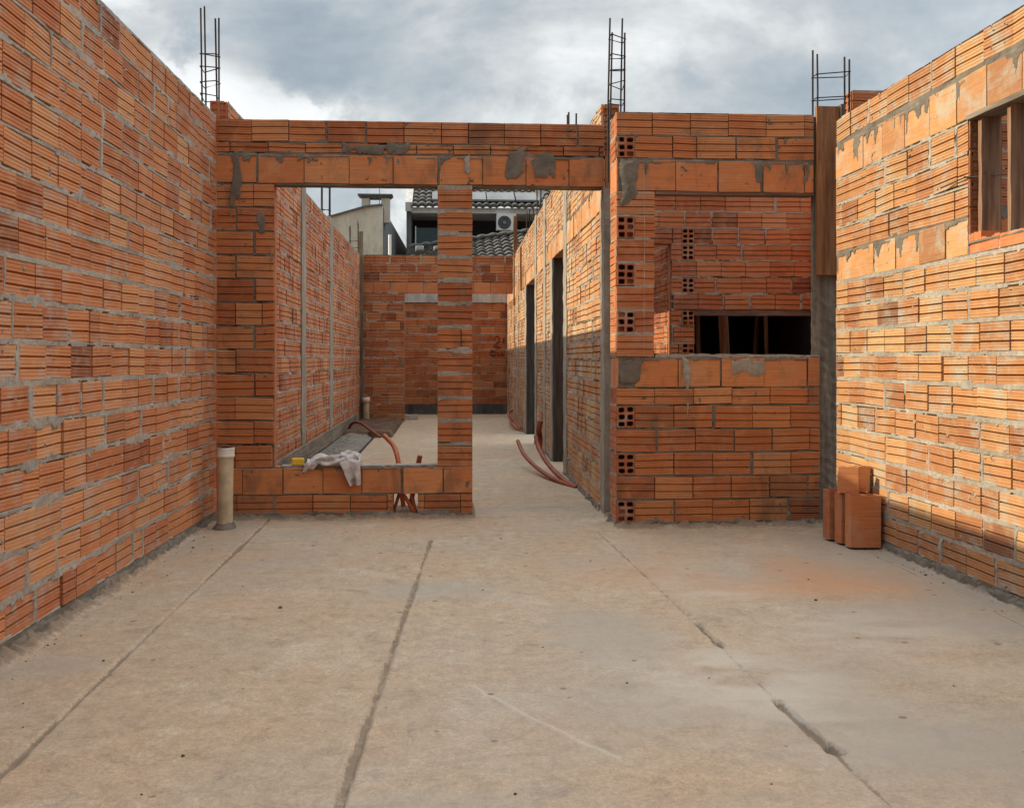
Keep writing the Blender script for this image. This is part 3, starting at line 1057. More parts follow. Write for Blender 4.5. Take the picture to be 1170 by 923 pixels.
brickwork('return_face', (1.092, 6.665), (1.092, YR + 0.001), 0.0, SIDE, pt, seed=34, lod=0, grid=0.01, vj=0.1, smear=0.3, thick=0.06, drip=0,
          starts=[-0.003], dark=0.02, dep=0.010, core=False)
mb = MB()
mb.box(1.100, 1.205, 6.535, 6.66, 0, 2.66)
mb.build('return_core', M['mortar'], pt)


def patch(name, x0, x1, z0, z1, y, mat, parent, seed, amp=0.0035):
    """trowelled cement patch with a ragged edge, a few mm proud of the wall"""
    g_ = 0.006
    xs = np.arange(x0, x1 + g_, g_)
    zs = np.arange(z0, z1 + g_, g_)
    X, Z = np.meshgrid(xs, zs)
    e = np.minimum(np.minimum(X - x0, x1 - X), np.minimum(Z - z0 - 0.45 * (z1 - z0) * vn(X * 34, X * 0, seed) * vn(X * 11, X * 0 + 2, seed + 1), z1 - Z)) - 0.075 * (fbm(X * 16, Z * 9, seed, 4) - 0.30)
    keep = e > 0
    Y = y + 0.0015 - np.clip(e * 0.25, -0.004, amp) - 0.0045 * fbm(X * 30, Z * 30, seed + 3, 3) + 0.0
    idx = np.arange(X.size).reshape(X.shape)
    q = keep[:-1, :-1] & keep[1:, :-1] & keep[:-1, 1:] & keep[1:, 1:]
    fs = np.stack([idx[:-1, :-1][q], idx[:-1, 1:][q], idx[1:, 1:][q], idx[1:, :-1][q]], -1)
    mb = MB()
    used = np.unique(fs)
    rm = np.full(X.size, -1)
    rm[used] = np.arange(len(used))
    front = np.stack([X, Y, Z], -1).reshape(-1, 3)[used]
    mb.add(front, rm[fs].tolist(), 0, True)
    return mb.build(name, mat, parent)


patch('cement_patch', 1.098, 1.275, 0.90, 1.085, YR, M['cement'], pt, 3)
patch('cement_patch', 1.098, 1.24, 2.06, 2.385, YR, M['cement'], pt, 5, 0.010)
patch('cement_patch', 1.825, 2.07, 0.955, 1.09, YR, M['concrete'], pt, 7)
patch('cement_patch', 1.98, 2.06, 2.18, 2.372, YR, M['cement'], pt, 9)
patch('cement_patch', 2.305, 2.388, 2.165, 2.375, YR, M['cement'], pt, 11)
patch('cement_patch', 1.52, 1.585, 0.60, 1.09, YR, M['mortar'], pt, 12, 0.004)
patch('cement_patch', -1.46, -1.37, 2.03, 2.50, YL - 0.004, M['cement'], ft, 13)
patch('cement_patch', -1.29, -1.20, 1.90, 2.08, YL, M['cement'], ft, 14)
patch('cement_patch', 0.40, 0.53, 2.28, 2.53, YL - 0.004, M['cement'], ft, 15)
patch('cement_patch', 0.60, 0.76, 2.275, 2.52, YL - 0.004, M['cement'], ft, 16)
patch('cement_patch', -0.72, -0.25, 2.455, 2.56, YL - 0.004, M['cement'], ft, 17)
patch('cement_patch', 0.10, 0.17, 2.28, 2.49, YL - 0.004, M['mortar'], ft, 18)
patch('cement_patch', 0.0, 0.05, 0.19, 0.34, YL - 0.008, M['cement'], ft, 19)
patch('cement_patch', 0.13, 0.182, 0.16, 0.36, YL - 0.008, M['cement'], ft, 20)
# uneven mortar bead on top of the low wall
mb = MB()
us = np.linspace(1.345, 2.43, 130)
for k in range(len(us) - 1):
    hgt = 1.098 + 0.022 * float(fbm(us[k] * 16, 0.0, 31, 3))
    mb.box(us[k], us[k + 1] - 0.0004, YR + 0.002 + 0.006 * float(vn(us[k] * 30, 1.0, 3)), YR + 0.118, 1.088, hgt)
mb.build('mortar_cap', M['mortar'], pt)
# iron strip carrying the beam over the opening
rough_box('support_strip', 1.345, 2.388, YR + 0.005, YR + 0.10, 2.142, 2.161, M['wood_x'], pt, 0.06, 0.002, 3)

# ------------------------------------------------------------------ corner column with its form board
ct = thing('concrete_column', 'rough grey concrete column in the right corner beside the brick panel', 'column', (2.49, 6.5, 0))
rough_box('shaft', 2.392, 2.60, 6.435, 6.475, -0.02, 2.66, M['column'], ct, 0.035, 0.0035, 9)
fb = rough_box('form_board', 2.402, 2.553, 6.398, 6.423, 1.625, 2.722, M['wood_board'], None, 0.06, 0.0015, 4)
tag(fb, 'brown timber form board fixed upright on the upper half of the corner column', 'board')
fb = rough_box('form_board', 2.560, 2.583, 6.385, 6.47, 1.60, 2.735, M['wood_grey'], None, 0.08, 0.0015, 5)
tag(fb, 'narrow edge-on form board in the gap between corner column and sunlit wall', 'board')

# ------------------------------------------------------------------ hall behind the frame
lt = thing('brick_wall', 'long inner brick wall with grey concrete strips on the left of the hall', 'wall', (-1.5, 12, 0))
brickwork('brickwork', (-1.50, 7.03), (-1.466, 19.66), 0.0, cs((18, 0.1586, 'g', 0.024)), lt, seed=41, lod=1, grid=0.017, vj=0.18, smear=1.1, dark=0.05,
          mats=[M['brick_dusty'], M['mortar'], M['cement']])
for (y0_, y1_) in ((10.45, 10.75), (12.95, 13.3), (16.95, 17.05)):
    rough_box('concrete_strip', -1.62, -1.478, y0_, y1_, 0, 2.90, M['concrete'], lt, 0.08, 0.004, int(y0_ * 10))


def PE(u, z, w):
    u = np.asarray(u, float)
    z = np.asarray(z, float)
    w = np.asarray(w, float)
    return np.stack([-1.615 + u, 7.022 - w + 0 * u, z + 0 * u], -1)


for k in range(2):
    hollow_block('hollow_block', PE, 0.0, 2.855 - 0.1586 * (k + 1) + 0.012, 0.112, 0.134, lt, depth=0.1)

rt = thing('brick_wall', 'hall wall with two doorways and pale concrete posts, sunlit in its upper half', 'wall', (1.12, 12, 0))
HA, HB = (1.19, 19.7), (1.092, 7.045)


def hu(y):
    return (19.7 - y) / 12.655 * math.hypot(12.655, 0.098)


D1, D2 = (9.45, 10.56), (12.85, 14.42)
HC = [(0.03, 's', 0.028)] + cs((14, 0.1505, 'g', 0.02), (1, 0.215, 's', 0.014), (3, 0.158, 'g', 0.02), (1, 0.055, 'h', 0.006))
brickwork('brickwork', HA, HB, 0.0, HC, rt, openings=[(hu(D1[1]), hu(D1[0]), -0.1, 2.137), (hu(D2[1]), hu(D2[0]), -0.1, 2.137)], seed=43, lod=1, grid=0.016,
          vj=0.2, smear=1.6, drip=0.35, dark=0.05, thick=0.125, mats=[M['brick_hall'], M['mortar'], M['cement']])


def hx(y):
    return 1.092 + (y - 7.045) * 0.098 / 12.655


for (y0_, y1_, z0_, z1_) in ((6.87, 7.04, 0, 2.255), (9.20, 9.457, 0, 2.91), (10.55, 10.78, 0, 2.137), (11.35, 11.62, 0, 2.91), (12.62, 12.857, 0, 2.9), (14.41, 14.65, 0, 2.137),
                             (16.2, 16.4, 0, 2.6)):
    rough_box('concrete_post', hx(y0_) - 0.008, hx(y0_) + 0.138, y0_, y1_, z0_ - 0.01, z1_, M['concrete'], rt, 0.07, 0.004, int(y0_ * 7))


for (yj, z1_) in ((10.53, 2.136), (14.39, 2.136)):
    rough_box('jamb_board', hx(yj) + 0.002, hx(yj) + 0.13, yj - 0.012, yj + 0.012, 0, z1_, M['wood_dark'], rt, 0.1, 0.002, 31)


def PE2(u, z, w):
    u = np.asarray(u, float)
    z = np.asarray(z, float)
    w = np.asarray(w, float)
    return np.stack([1.10 + u, 7.036 - w + 0 * u, z + 0 * u], -1)


for k in range(2):
    hollow_block('hollow_block', PE2, 0.0, 2.87 - 0.155 * (k + 1), 0.115, 0.136, rt, depth=0.1)
# exposed block ends on the far jamb of the second doorway
for k in range(14):
    def PD(u, z, w):
        u = np.asarray(u, float)
        z = np.asarray(z, float)
        w = np.asarray(w, float)
        return np.stack([hx(14.4) - 0.012 + u, 14.41 - w + 0 * u, z + 0 * u], -1)

# far walls
fw = thing('brick_wall', 'far brick wall across the hall end with a wide opening on its right', 'wall', (-0.2, 17.4, 0))
brickwork('brickwork', (-1.50, 17.4), (1.15, 17.4), 0.0, cs((14, 0.158, 'g', 0.02), (1, 0.20, 's', 0.015), (3, 0.1527, 'g', 0.016)), fw, openings=[(0.78, 2.65, -0.1, 2.212)],
          seed=45, lod=1, grid=0.018, vj=0.3, smear=0.7, dark=0.07, drip=0.2)
fw2 = thing('brick_wall', 'rearmost brick wall seen through the far opening, with dark base and painted scrawl', 'wall', (0.2, 19.7, 0))
brickwork('brickwork', (-1.6, 19.7), (1.25, 19.7), 0.205, cs((13, 0.1515, 'g', 0.022)), fw2, seed=46, lod=1, grid=0.02, vj=0.15, smear=0.5, dark=0.07, base_rough=False)
rough_box('foundation_strip', -1.6, 1.25, 19.66, 19.84, -0.02, 0.204, M['foundation'], fw2, 0.1, 0.004, 2)
rough_box('concrete_band', -1.6, 1.25, 19.67, 19.84, 2.178, 2.42, M['concrete_light'], fw2, 0.1, 0.004, 3)
rough_box('upper_wall', -1.6, 1.25, 19.69, 19.84, 2.421, 2.8, M['brick'], fw2, 0.2, 0.002, 3)
mb = MB()
YM = 19.688
loops = [[(0.93, 1.44), (0.95, 1.50), (1.0, 1.53), (1.04, 1.49), (1.03, 1.42), (0.96, 1.36), (0.92, 1.31)],
         [(0.92, 1.31), (1.0, 1.32), (1.06, 1.30)],
         [(0.96, 1.20), (0.92, 1.24), (0.86, 1.22), (0.86, 1.16), (0.92, 1.14), (0.97, 1.17)],
         [(1.0, 1.21), (1.01, 1.15), (1.06, 1.15), (1.08, 1.21), (1.09, 1.15), (1.13, 1.17)],
         [(1.10, 1.47), (1.13, 1.48), (1.12, 1.43), (1.10, 1.40)]]
for lp in loops:
    mb.tube([(x_, YM, z_) for x_, z_ in lp], 0.009, 6)
mb.build('painted_mark', M['mark'], fw2)

# things left at the hall's edge
st = MB()
xs = np.linspace(-1.47, -0.98, 40)
ys = np.linspace(7.05, 14.2, 400)
X, Y = np.meshgrid(xs, ys)
prof = np.sin(np.clip((X + 1.47) / 0.45, 0, 1) * math.pi) ** 0.8
Zr = 0.004 + prof * (0.012 + 0.075 * fbm(X * 13, Y * 9, 51, 4) ** 1.3) * (0.5 + fbm(X, Y * 0.8, 52, 2)) - 0.004 * (prof < 0.05)
idx = np.arange(X.size).reshape(X.shape)
fs = np.stack([idx[:-1, :-1], idx[:-1, 1:], idx[1:, 1:], idx[1:, :-1]], -1).reshape(-1, 4)
st.add(np.stack([X, Y, Zr], -1).reshape(-1, 3), fs.tolist(), 0, True)
o = st.build('rubble', M['rubble'])
o['kind'] = 'stuff'
o['label'] = 'dark strip of mortar rubble along the foot of the inner left wall'
st = MB()
xs = np.linspace(-1.46, -0.74, 30)
ys = np.linspace(13.9, 17.38, 90)
X, Y = np.meshgrid(xs, ys)
edge = np.minimum(np.minimum(X + 1.46, -0.74 - X), np.minimum(Y - 13.9, 17.38 - Y))
Zr = 0.004 + np.clip(edge * 1.5, 0, 0.07) * (0.5 + fbm(X * 5, Y * 5, 55, 4))
idx = np.arange(X.size).reshape(X.shape)
fs = np.stack([idx[:-1, :-1], idx[:-1, 1:], idx[1:, 1:], idx[1:, :-1]], -1).reshape(-1, 4)
st.add(np.stack([X, Y, Zr], -1).reshape(-1, 3), fs.tolist(), 0, True)
structure(st.build('soil', M['soil']))
o = rough_box('wooden_plank', -1.462, -1.435, 8.2, 16.8, 0.03, 0.20, M['wood_grey_y'], None, 0.25, 0.004, 8)
tag(o, 'long grey plank set on edge along the foot of the inner left wall', 'plank')
for k, (x0_, y0_, x1_, y1_, lab) in enumerate([(-0.97, 7.7, -0.80, 9.6, 'longer thin wooden stick on the hall floor behind the white rag'),
                                               (-0.88, 7.5, -0.80, 8.6, 'shorter thin wooden stick on the hall floor behind the white rag')]):
    mb = MB()
    mb.tube([(x0_, y0_, 0.02), ((x0_ + x1_) / 2, (y0_ + y1_) / 2, 0.03), (x1_, y1_, 0.022)], 0.018, 4)
    tag(mb.build('wooden_stick', M['wood_grey_y'], None, ((x0_ + x1_) / 2, (y0_ + y1_) / 2, 0)), lab, 'stick')
o = rough_box('concrete_offcut', -0.80, -0.50, 17.9, 18.05, 0.0, 0.09, M['concrete_light'], None, 0.08, 0.006, 12)
tag(o, 'small pale concrete offcut lying on the floor in the far opening', 'rubble')
o = rough_box('wooden_post', 1.150, 1.215, 17.24, 17.32, 2.0, 3.53, M['wood_board'], None, 0.15, 0.004, 13)
tag(o, 'brown wooden post rising at the right end of the far wall', 'post')
o = rough_box('wooden_post', -1.49, -1.42, 17.28, 17.36, 0, 3.25, M['wood_grey'], None, 0.15, 0.004, 14)
tag(o, 'dark wooden post in the far left corner of the hall', 'post')
o = rough_box('timber_prop', 1.10, 1.125, 14.98, 15.05, 2.1, 2.75, M['wood_board'], None, 0.15, 0.003, 15)
tag(o, 'short brown timber strip fixed to the sunlit hall wall past the doorways', 'timber')

# ------------------------------------------------------------------ rooms behind the panel
bt = thing('brick_wall', 'shaded inner brick wall seen through the square opening, with doorway and low dark gap', 'wall', (2.3, 9.4, 0))
HB_ = [(2.225 - 1.2, 0.155 * k + 0.001, 0.117, 0.139) for k in (7, 9, 11, 13)] + [(2.225 - 1.2, 0.155 * k + 0.001, 0.117, 0.139) for k in (14,)]
brickwork('brickwork', (1.2, 9.4), (3.6, 9.4), 0.0, cs((18, 0.155, 'g', 0.016)), bt, openings=[(0.15, 0.92, -0.1, 2.165), (1.143, 2.4, 0.93, 1.55)], hollows=HB_,
          seed=51, lod=1, grid=0.011, vj=0.35, smear=0.6, dark=0.08, base_rough=False, bl=0.235)
o = rough_box('timber_beam', 2.345, 3.6, 9.405, 9.47, 1.49, 1.548, M['wood_x'], None, 0.08, 0.004, 3)
tag(o, 'round-edged timber beam over the low dark gap in the inner wall', 'beam')
nw = thing('brick_wall', 'narrow side wall catching a patch of sun behind the inner doorway', 'wall', (2.12, 10.2, 0))
brickwork('brickwork', (2.122, 10.95), (2.118, 9.53), 0.0, cs((15, 0.155, 'g', 0.018)), nw, seed=52, lod=0, grid=0.014, vj=0.15, smear=0.4, dark=0.03)
mb = MB()
mb.box(1.25, 2.24, 10.95, 11.07, 0, 2.33)
mb.build('end_wall', M['brick'], nw)
# dark store behind the low gap: roofed, full of timber
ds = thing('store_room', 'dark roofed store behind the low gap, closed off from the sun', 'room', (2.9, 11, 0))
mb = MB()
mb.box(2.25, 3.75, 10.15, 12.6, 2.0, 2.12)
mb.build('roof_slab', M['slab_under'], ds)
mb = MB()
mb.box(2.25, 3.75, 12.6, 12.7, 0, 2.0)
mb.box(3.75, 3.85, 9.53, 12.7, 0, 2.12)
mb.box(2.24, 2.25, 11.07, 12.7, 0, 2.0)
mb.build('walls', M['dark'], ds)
rr = random.Random(9)
for k, (x_, y_, dx_) in enumerate([(2.50, 10.9, .0), (2.585, 11.3, .03), (2.635, 11.0, -.02), (2.70, 10.6, .02), (2.755, 9.75, .03), (3.36, 10.9, -.04), (3.405, 10.5, .015), (3.475, 11.2, -.03)]):
    mb = MB()
    r_ = 0.05 if k == 4 else rr.uniform(0.018, 0.03)
    mb.tube([(x_ - dx_ * 3, y_, 0), (x_, y_, 0.7), (x_ - dx_, y_, 1.35), (x_ - dx_ * 2, y_, 1.97 if k != 4 else 1.97)], [r_, r_ * 1.02, r_ * 0.97, r_ * 0.92], 8)
    o = mb.build('timber_prop', M['wood_prop'], None, (x_, y_, 0))
    if k == 4:
        tag(o, 'thick pale round timber prop leaning just inside the low dark gap', 'timber')
    else:
        tag(o, 'thin dark timber prop standing among others in the low dark gap', 'timber', 'thin props in the dark store')
# right side of the room and the neighbouring room's wall
sw = thing('brick_wall', 'side wall of the inner room, a sliver beside the corner column', 'wall', (3.62, 8, 0))
brickwork('brickwork', (3.50, 9.4), (3.49, 6.75), 0.0, cs((17, 0.155, 'g', 0.018)), sw, seed=53, lod=1, grid=0.02, vj=0.15, smear=0.4)
nr = thing('brick_wall', 'shaded brick wall behind the sunlit one, seen through its window', 'wall', (3.7, 6.55, 0))
brickwork('brickwork', (2.69, 6.52), (5.2, 6.52), 0.0, cs((12, 0.158, 'g', 0.016), (1, 0.21, 's', 0.015), (4, 0.19, 'g', 0.016)), nr, seed=54, lod=0, grid=0.012, vj=0.3, smear=0.5,
          base_rough=False)


def PN(u, z, w):
    u = np.asarray(u, float)
    z = np.asarray(z, float)
    w = np.asarray(w, float)
    return np.stack([2.682 - w * 0 - 0.0 + 0 * u + w * -1.0, 6.64 - u, z + 0 * u], -1)


hollow_block('hollow_block', PN, 0.0, 2.72, 0.115, 0.135, nr, depth=0.08)

# ------------------------------------------------------------------ reinforcement cages
def cage(label, bars, stirs, loc, r=0.0062, name='rebar_cage', group=None):
    t_ = thing(name, label, 'rebar', loc, group)
    for (p0, p1) in bars:
        mb = MB()
        p0, p1 = Vector(p0), Vector(p1)
        mid = (p0 + p1) / 2 + Vector((random.uniform(-.006, .006), random.uniform(-.006, .006), 0))
        mb.tube([p0, mid, p1], r, 8)
        mb.build('rebar', M['steel'], t_)
    for (pts) in stirs:
        mb = MB()
        mb.tube(pts + [pts[0]], r * 0.62, 6)
        mb.build('stirrup', M['steel'], t_)
    return t_


def cage4(label, x0, x1, y0, y1, z0, tops, zst, lean=(0, 0), r=0.0062, tilt=0.02):
    cs_ = [(x0, y0), (x1, y0), (x1, y1), (x0, y1)]
    bars = [((x_, y_, z0), (x_ + lean[0] * (tp - z0), y_ + lean[1] * (tp - z0), tp)) for (x_, y_), tp in zip(cs_, tops)]
    stirs = []
    for z_ in zst:
        k = (z_ - z0)
        jj = [random.uniform(-tilt, tilt) for _ in range(4)]
        ex = 0.006
        sg = [(-1, -1), (1, -1), (1, 1), (-1, 1)]
        stirs.append([(x_ + sx * ex + lean[0] * k, y_ + sy * ex + lean[1] * k, z_ + j_) for (x_, y_), (sx, sy), j_ in zip(cs_, sg, jj)])
    return cage(label, bars, stirs, ((x0 + x1) / 2, (y0 + y1) / 2, z0), r)


cage4('tall rebar cage standing over the left corner where the shaded wall meets the frame', -1.700, -1.600, 7.14, 7.25, 2.3, (3.52, 3.45, 3.49, 3.57),
      (2.80, 2.91, 3.01, 3.12, 3.22), (-0.006, -0.004))
cage4('tallest rebar cage, standing over the middle where the lintel meets the panel', 1.10, 1.185, 6.70, 6.80, 2.28, (3.27, 3.27, 3.40, 3.40),
      (2.73, 2.83, 2.93, 3.03, 3.13, 3.24), (0.012, 0.004), tilt=0.022)
cage4('wide short rebar cage on top of the corner column on the right', 2.432, 2.648, 6.47, 6.55, 2.60, (3.08, 3.05, 3.09, 3.13),
      (2.80, 2.955), (0.0, 0.0), tilt=0.016)
cage4('rebar cage over the second concrete strip of the inner left wall', -1.60, -1.50, 13.02, 13.16, 2.75, (3.9, 3.85, 3.95, 3.9), (3.0, 3.3, 3.5), (0, 0), 0.007)
cage4('low rebar cage in the far left corner of the hall', -1.66, -1.52, 17.45, 17.56, 2.7, (3.35, 3.45, 3.42, 3.38), (3.0, 3.12), (0, 0), 0.007)
cage('two rebar stubs rising behind the lintel from the first doorway post', [((1.13, 9.26, 2.85), (1.13, 9.26, 3.36)), ((1.20, 9.26, 2.85), (1.20, 9.26, 3.35)),
                                                                              ((1.13, 9.36, 2.85), (1.13, 9.36, 3.36))], [], (1.16, 9.3, 2.85), 0.008)
cage('thin rebar stubs over the hall wall in front of the tiled roof', [((1.145, 12.72, 2.8), (1.145, 12.72, 3.25)), ((1.2, 12.72, 2.8), (1.2, 12.72, 3.3)), ((1.16, 14.5, 2.7), (1.16, 14.5, 3.2)),
                                                                        ((1.2, 14.5, 2.7), (1.2, 14.5, 3.25)), ((1.18, 13.6, 2.8), (1.18, 13.6, 3.15))], [], (1.16, 13.5, 2.8), 0.008)

# ------------------------------------------------------------------ pipes
pp = thing('drain_pipe', 'upright cream plastic drain pipe stub in the near left corner', 'pipe', (-1.405, 6.52, 0))
mb = MB()
n_ = 24
zs_ = [0.0, 0.04, 0.2, 0.4, 0.455]
mb.tube([(-1.41 + 0.012 * z_, 6.52, z_) for z_ in zs_], [0.050, 0.050, 0.050, 0.0505, 0.051], n_, cap=False)
mb.build('pipe_body', M['pvc'], pp)
mb = MB()
cz = [(0.452, 0.0515), (0.458, 0.0575), (0.466, 0.0575), (0.470, 0.055), (0.508, 0.0565), (0.516, 0.057), (0.516, 0.051), (0.36, 0.047)]
mb.tube([(-1.404, 6.52, z_) for z_, r_ in cz], [r_ for z_, r_ in cz], n_, cap=False)
mb.tube([(-1.404, 6.52, 0.30), (-1.404, 6.52, 0.302)], 0.047, n_)
mb.build('socket', M['pvc_cap'], pp)
mb = MB()
ring = []
for k in range(24):
    a = 2 * math.pi * k / 24
    ring.append((a, 0.062 + 0.02 * float(fbm(math.cos(a) * 2 + 5, math.sin(a) * 2 + 5, 4, 2))))
vs = [(-1.41 + r_ * math.cos(a), 6.52 + r_ * math.sin(a), 0.002) for a, r_ in ring] + \
     [(-1.41 + 0.051 * math.cos(a), 6.52 + 0.051 * math.sin(a), 0.03 + 0.03 * float(vn(a * 1.5, 2.0, 3))) for a, r_ in ring]
mb.add(vs, [(k, (k + 1) % 24, 24 + (k + 1) % 24, 24 + k) for k in range(24)], 0, True)
mb.build('mortar_collar', M['cement'], pp)
pp = thing('drain_pipe', 'small cream plastic pipe stub in the far left corner of the hall', 'pipe', (-1.36, 17.2, 0))
mb = MB()
mb.tube([(-1.36, 17.2, 0), (-1.36, 17.2, 0.36)], 0.055, 16, cap=False)
mb.build('pipe_body', M['pvc'], pp)
mb = MB()
mb.tube([(-1.36, 17.2, 0.34), (-1.36, 17.2, 0.345), (-1.36, 17.2, 0.43), (-1.36, 17.2, 0.43), (-1.36, 17.2, 0.3)], [0.055, 0.065, 0.066, 0.055, 0.05], 16, cap=True)
mb.build('socket', M['pvc_cap'], pp)


def smooth_path(pts, n=28):
    pts = [Vector(p) for p in pts]
    P_ = [pts[0] * 2 - pts[1]] + pts + [pts[-1] * 2 - pts[-2]]
    out = []
    for i in range(1, len(P_) - 2):
        for k in range(n):
            t = k / n
            a, b_, c_, d_ = P_[i - 1], P_[i], P_[i + 1], P_[i + 2]
            out.append(0.5 * ((2 * b_) + (-a + c_) * t + (2 * a - 5 * b_ + 4 * c_ - d_) * t * t + (-a + 3 * b_ - 3 * c_ + d_) * t ** 3))
    out.append(pts[-1])
    return out


def conduit(label, pts, r, mat, group=None):
    path = smooth_path(pts)
    rs = [r * (1.06 if k % 2 else 0.95) for k in range(len(path))]
    mb = MB()
    mb.tube(path, rs, 10, cap=True)
    o = mb.build('conduit_pipe', mat, None, tuple(pts[0]))
    return tag(o, label, 'conduit', group)


conduit('orange corrugated conduit arching up behind the low sill', [(-0.30, 7.20, 0.0), (-0.33, 7.22, 0.20), (-0.345, 7.28, 0.34), (-0.385, 7.42, 0.44), (-0.465, 7.6, 0.505)], 0.017, M['conduit'])
conduit('short orange conduit stub just above the sill beside the slim pillar', [(-0.26, 7.15, 0.0), (-0.215, 7.15, 0.25), (-0.185, 7.13, 0.40)], 0.018, M['conduit'])
conduit('left red-brown conduit showing in the broken hole of the sill', [(-0.37, 6.965, 0.005), (-0.34, 6.96, 0.10), (-0.315, 6.97, 0.19), (-0.30, 7.1, 0.28)], 0.011, M['conduit_red'])
conduit('middle orange conduit bending down through the broken hole of the sill', [(-0.315, 6.96, 0.175), (-0.275, 6.945, 0.12), (-0.235, 6.94, 0.05), (-0.225, 6.94, 0.0)], 0.013, M['conduit'])
conduit('right orange conduit dropping through the broken hole of the sill', [(-0.245, 6.965, 0.19), (-0.228, 6.955, 0.10), (-0.205, 6.95, 0.0)], 0.013, M['conduit'])
conduit('red-brown conduit looping off the foot of the inner left wall', [(-1.43, 14.7, 0.03), (-1.34, 14.5, 0.16), (-1.2, 14.2, 0.18), (-1.02, 13.9, 0.09), (-0.90, 13.75, 0.02)], 0.018, M['conduit_red'])
conduit('lower orange conduit curving out from the hall wall over the floor', [(1.07, 8.40, 0.0), (0.93, 8.85, 0.03), (0.83, 9.4, 0.075), (0.76, 9.9, 0.145), (0.73, 10.3, 0.24)], 0.019, M['conduit_red'])
conduit('upper orange conduit curving out from the hall wall towards the doorway', [(1.085, 8.36, 0.0), (1.0, 8.7, 0.045), (0.92, 9.1, 0.13), (0.87, 9.45, 0.24), (0.855, 9.6, 0.34)], 0.021, M['conduit_red'])
conduit('frayed orange conduit end bunched beside the first doorway', [(0.885, 9.60, 0.22), (0.90, 9.64, 0.31), (0.885, 9.62, 0.40), (0.905, 9.64, 0.48)], 0.026, M['conduit_red'])
conduit('far dark red conduit lying at the foot of the hall wall near its end', [(1.12, 15.2, 0.02), (1.05, 15.6, 0.12), (1.02, 16.2, 0.14), (1.05, 16.8, 0.1), (1.12, 17.2, 0.03)], 0.022, M['conduit_red'])
conduit('far thin conduit crossing the end of the hall floor by the wall', [(1.13, 14.9, 0.0), (1.02, 15.3, 0.06), (0.98, 15.9, 0.2), (1.05, 16.1, 0.26)], 0.018, M['conduit_red'])

# ------------------------------------------------------------------ sponge and rag on the sill
mb = MB()
mb.box(-1.048, -0.968, 6.91, 6.955, 0.357, 0.405)
o = mb.build('sponge', M['sponge'], None, (-1.0, 6.93, 0.357))
bevel(o, 0.007, 3)
tag(o, 'small yellow sponge resting on the low sill beside the white rag', 'sponge')


def make_rag():
    mb = MB()
    # twisted body lying along the sill
    nu, nv_ = 90, 44
    P0 = [(-0.925, 6.912, 0.372), (-0.86, 6.918, 0.392), (-0.80, 6.925, 0.378), (-0.73, 6.93, 0.384), (-0.67, 6.94, 0.402), (-0.615, 6.945, 0.402), (-0.585, 6.945, 0.390)]
    path = smooth_path(P0, 15)
    vs, fs = [], []
    m_ = len(path)
    for i, p in enumerate(path):
        s = i / (m_ - 1)
        rz = 0.020 + 0.022 * math.sin(math.pi * min(1, s * 1.05)) ** 0.7 + 0.012 * max(0, s - 0.5)
        ry = 0.030 + 0.022 * math.sin(math.pi * s) + 0.01 * s
        if i == 0 or i == m_ - 1:
            rz *= 0.3
            ry *= 0.3
        for k in range(nv_):
            a = 2 * math.pi * k / nv_
            tw = a * 5 + s * 9.0
            f_ = 1 + 0.25 * math.sin(tw) + 0.13 * math.sin(a * 3 - s * 14) + 0.25 * (float(fbm(s * 9 + 3, a * 1.3 + 7 * (k == 0), 61, 3)) - 0.5) * (1 if 2 < k < nv_ - 2 else 0.4)
            vs.append((p.x + 0.006 * math.sin(a * 2 + s * 20), p.y + math.cos(a) * ry * f_, max(0.358, p.z + math.sin(a) * rz * f_)))
    for i in range(m_ - 1):
        for k in range(nv_):
            fs.append((i * nv_ + k, i * nv_ + (k + 1) % nv_, (i + 1) * nv_ + (k + 1) % nv_, (i + 1) * nv_ + k))
    mb.add(vs, fs, 0, True)
    mb.add(vs[:nv_], [tuple(range(nv_))[::-1]], 0, True)
    mb.add(vs[-nv_:], [tuple(range(nv_))], 0, True)

    # hanging corners: sheets that bend over the edge of the sill
    def flap(xa0, xb0, xa1, xb1, ztop, zbot, ytop, yf, folds, seed, cut=0.0):
        a_, b_ = 34, 40
        for side in (0, 1):
            vs, fs = [], []
            for j in range(b_ + 1):
                t = j / b_
                for i in range(a_ + 1):
                    s = i / a_
                    x = (xa0 + (xb0 - xa0) * s) * (1 - t) + (xa1 + (xb1 - xa1) * s) * t
                    z = ztop + (zbot + cut * s - ztop) * max(0, (t - 0.12) / 0.88) + (0.012 * math.sin(t * 25) if t < 0.12 else 0)
                    yy = ytop + (yf - ytop) * min(1, t / 0.16) ** 0.6
                    w_ = 0.011 * t ** 0.5 * math.sin(s * folds * math.pi * 2 + t * 1.3 + seed) + 0.012 * (float(fbm(s * 4, t * 3, seed, 3)) - 0.5)
                    vs.append((x, min(yy + w_ - 0.008 * math.sin(math.pi * t) + (0.002 if side else 0), 6.893 if t > .2 else 9), z + 0.006 * math.sin(s * 9 + seed)))
            for j in range(b_):
                for i in range(a_):
                    q = j * (a_ + 1) + i
                    f = (q, q + 1, q + a_ + 2, q + a_ + 1)
                    fs.append(f if side == 0 else f[::-1])
            mb.add(vs, fs, 0, True)
    flap(-0.735, -0.583, -0.650, -0.578, 0.395, 0.226, 6.93, 6.868, 1.3, 4, 0.004)
    flap(-0.935, -0.845, -0.968, -0.895, 0.392, 0.318, 6.925, 6.875, 0.8, 9, 0.02)
    # loose fold on top
    flap(-0.72, -0.60, -0.70, -0.585, 0.428, 0.372, 6.96, 6.885, 1.6, 13, 0.01)
    o = mb.build('rag', M['cloth'], None, (-0.76, 6.93, 0.357))
    tag(o, 'crumpled off-white rag draped over the edge of the low sill', 'rag')


make_rag()

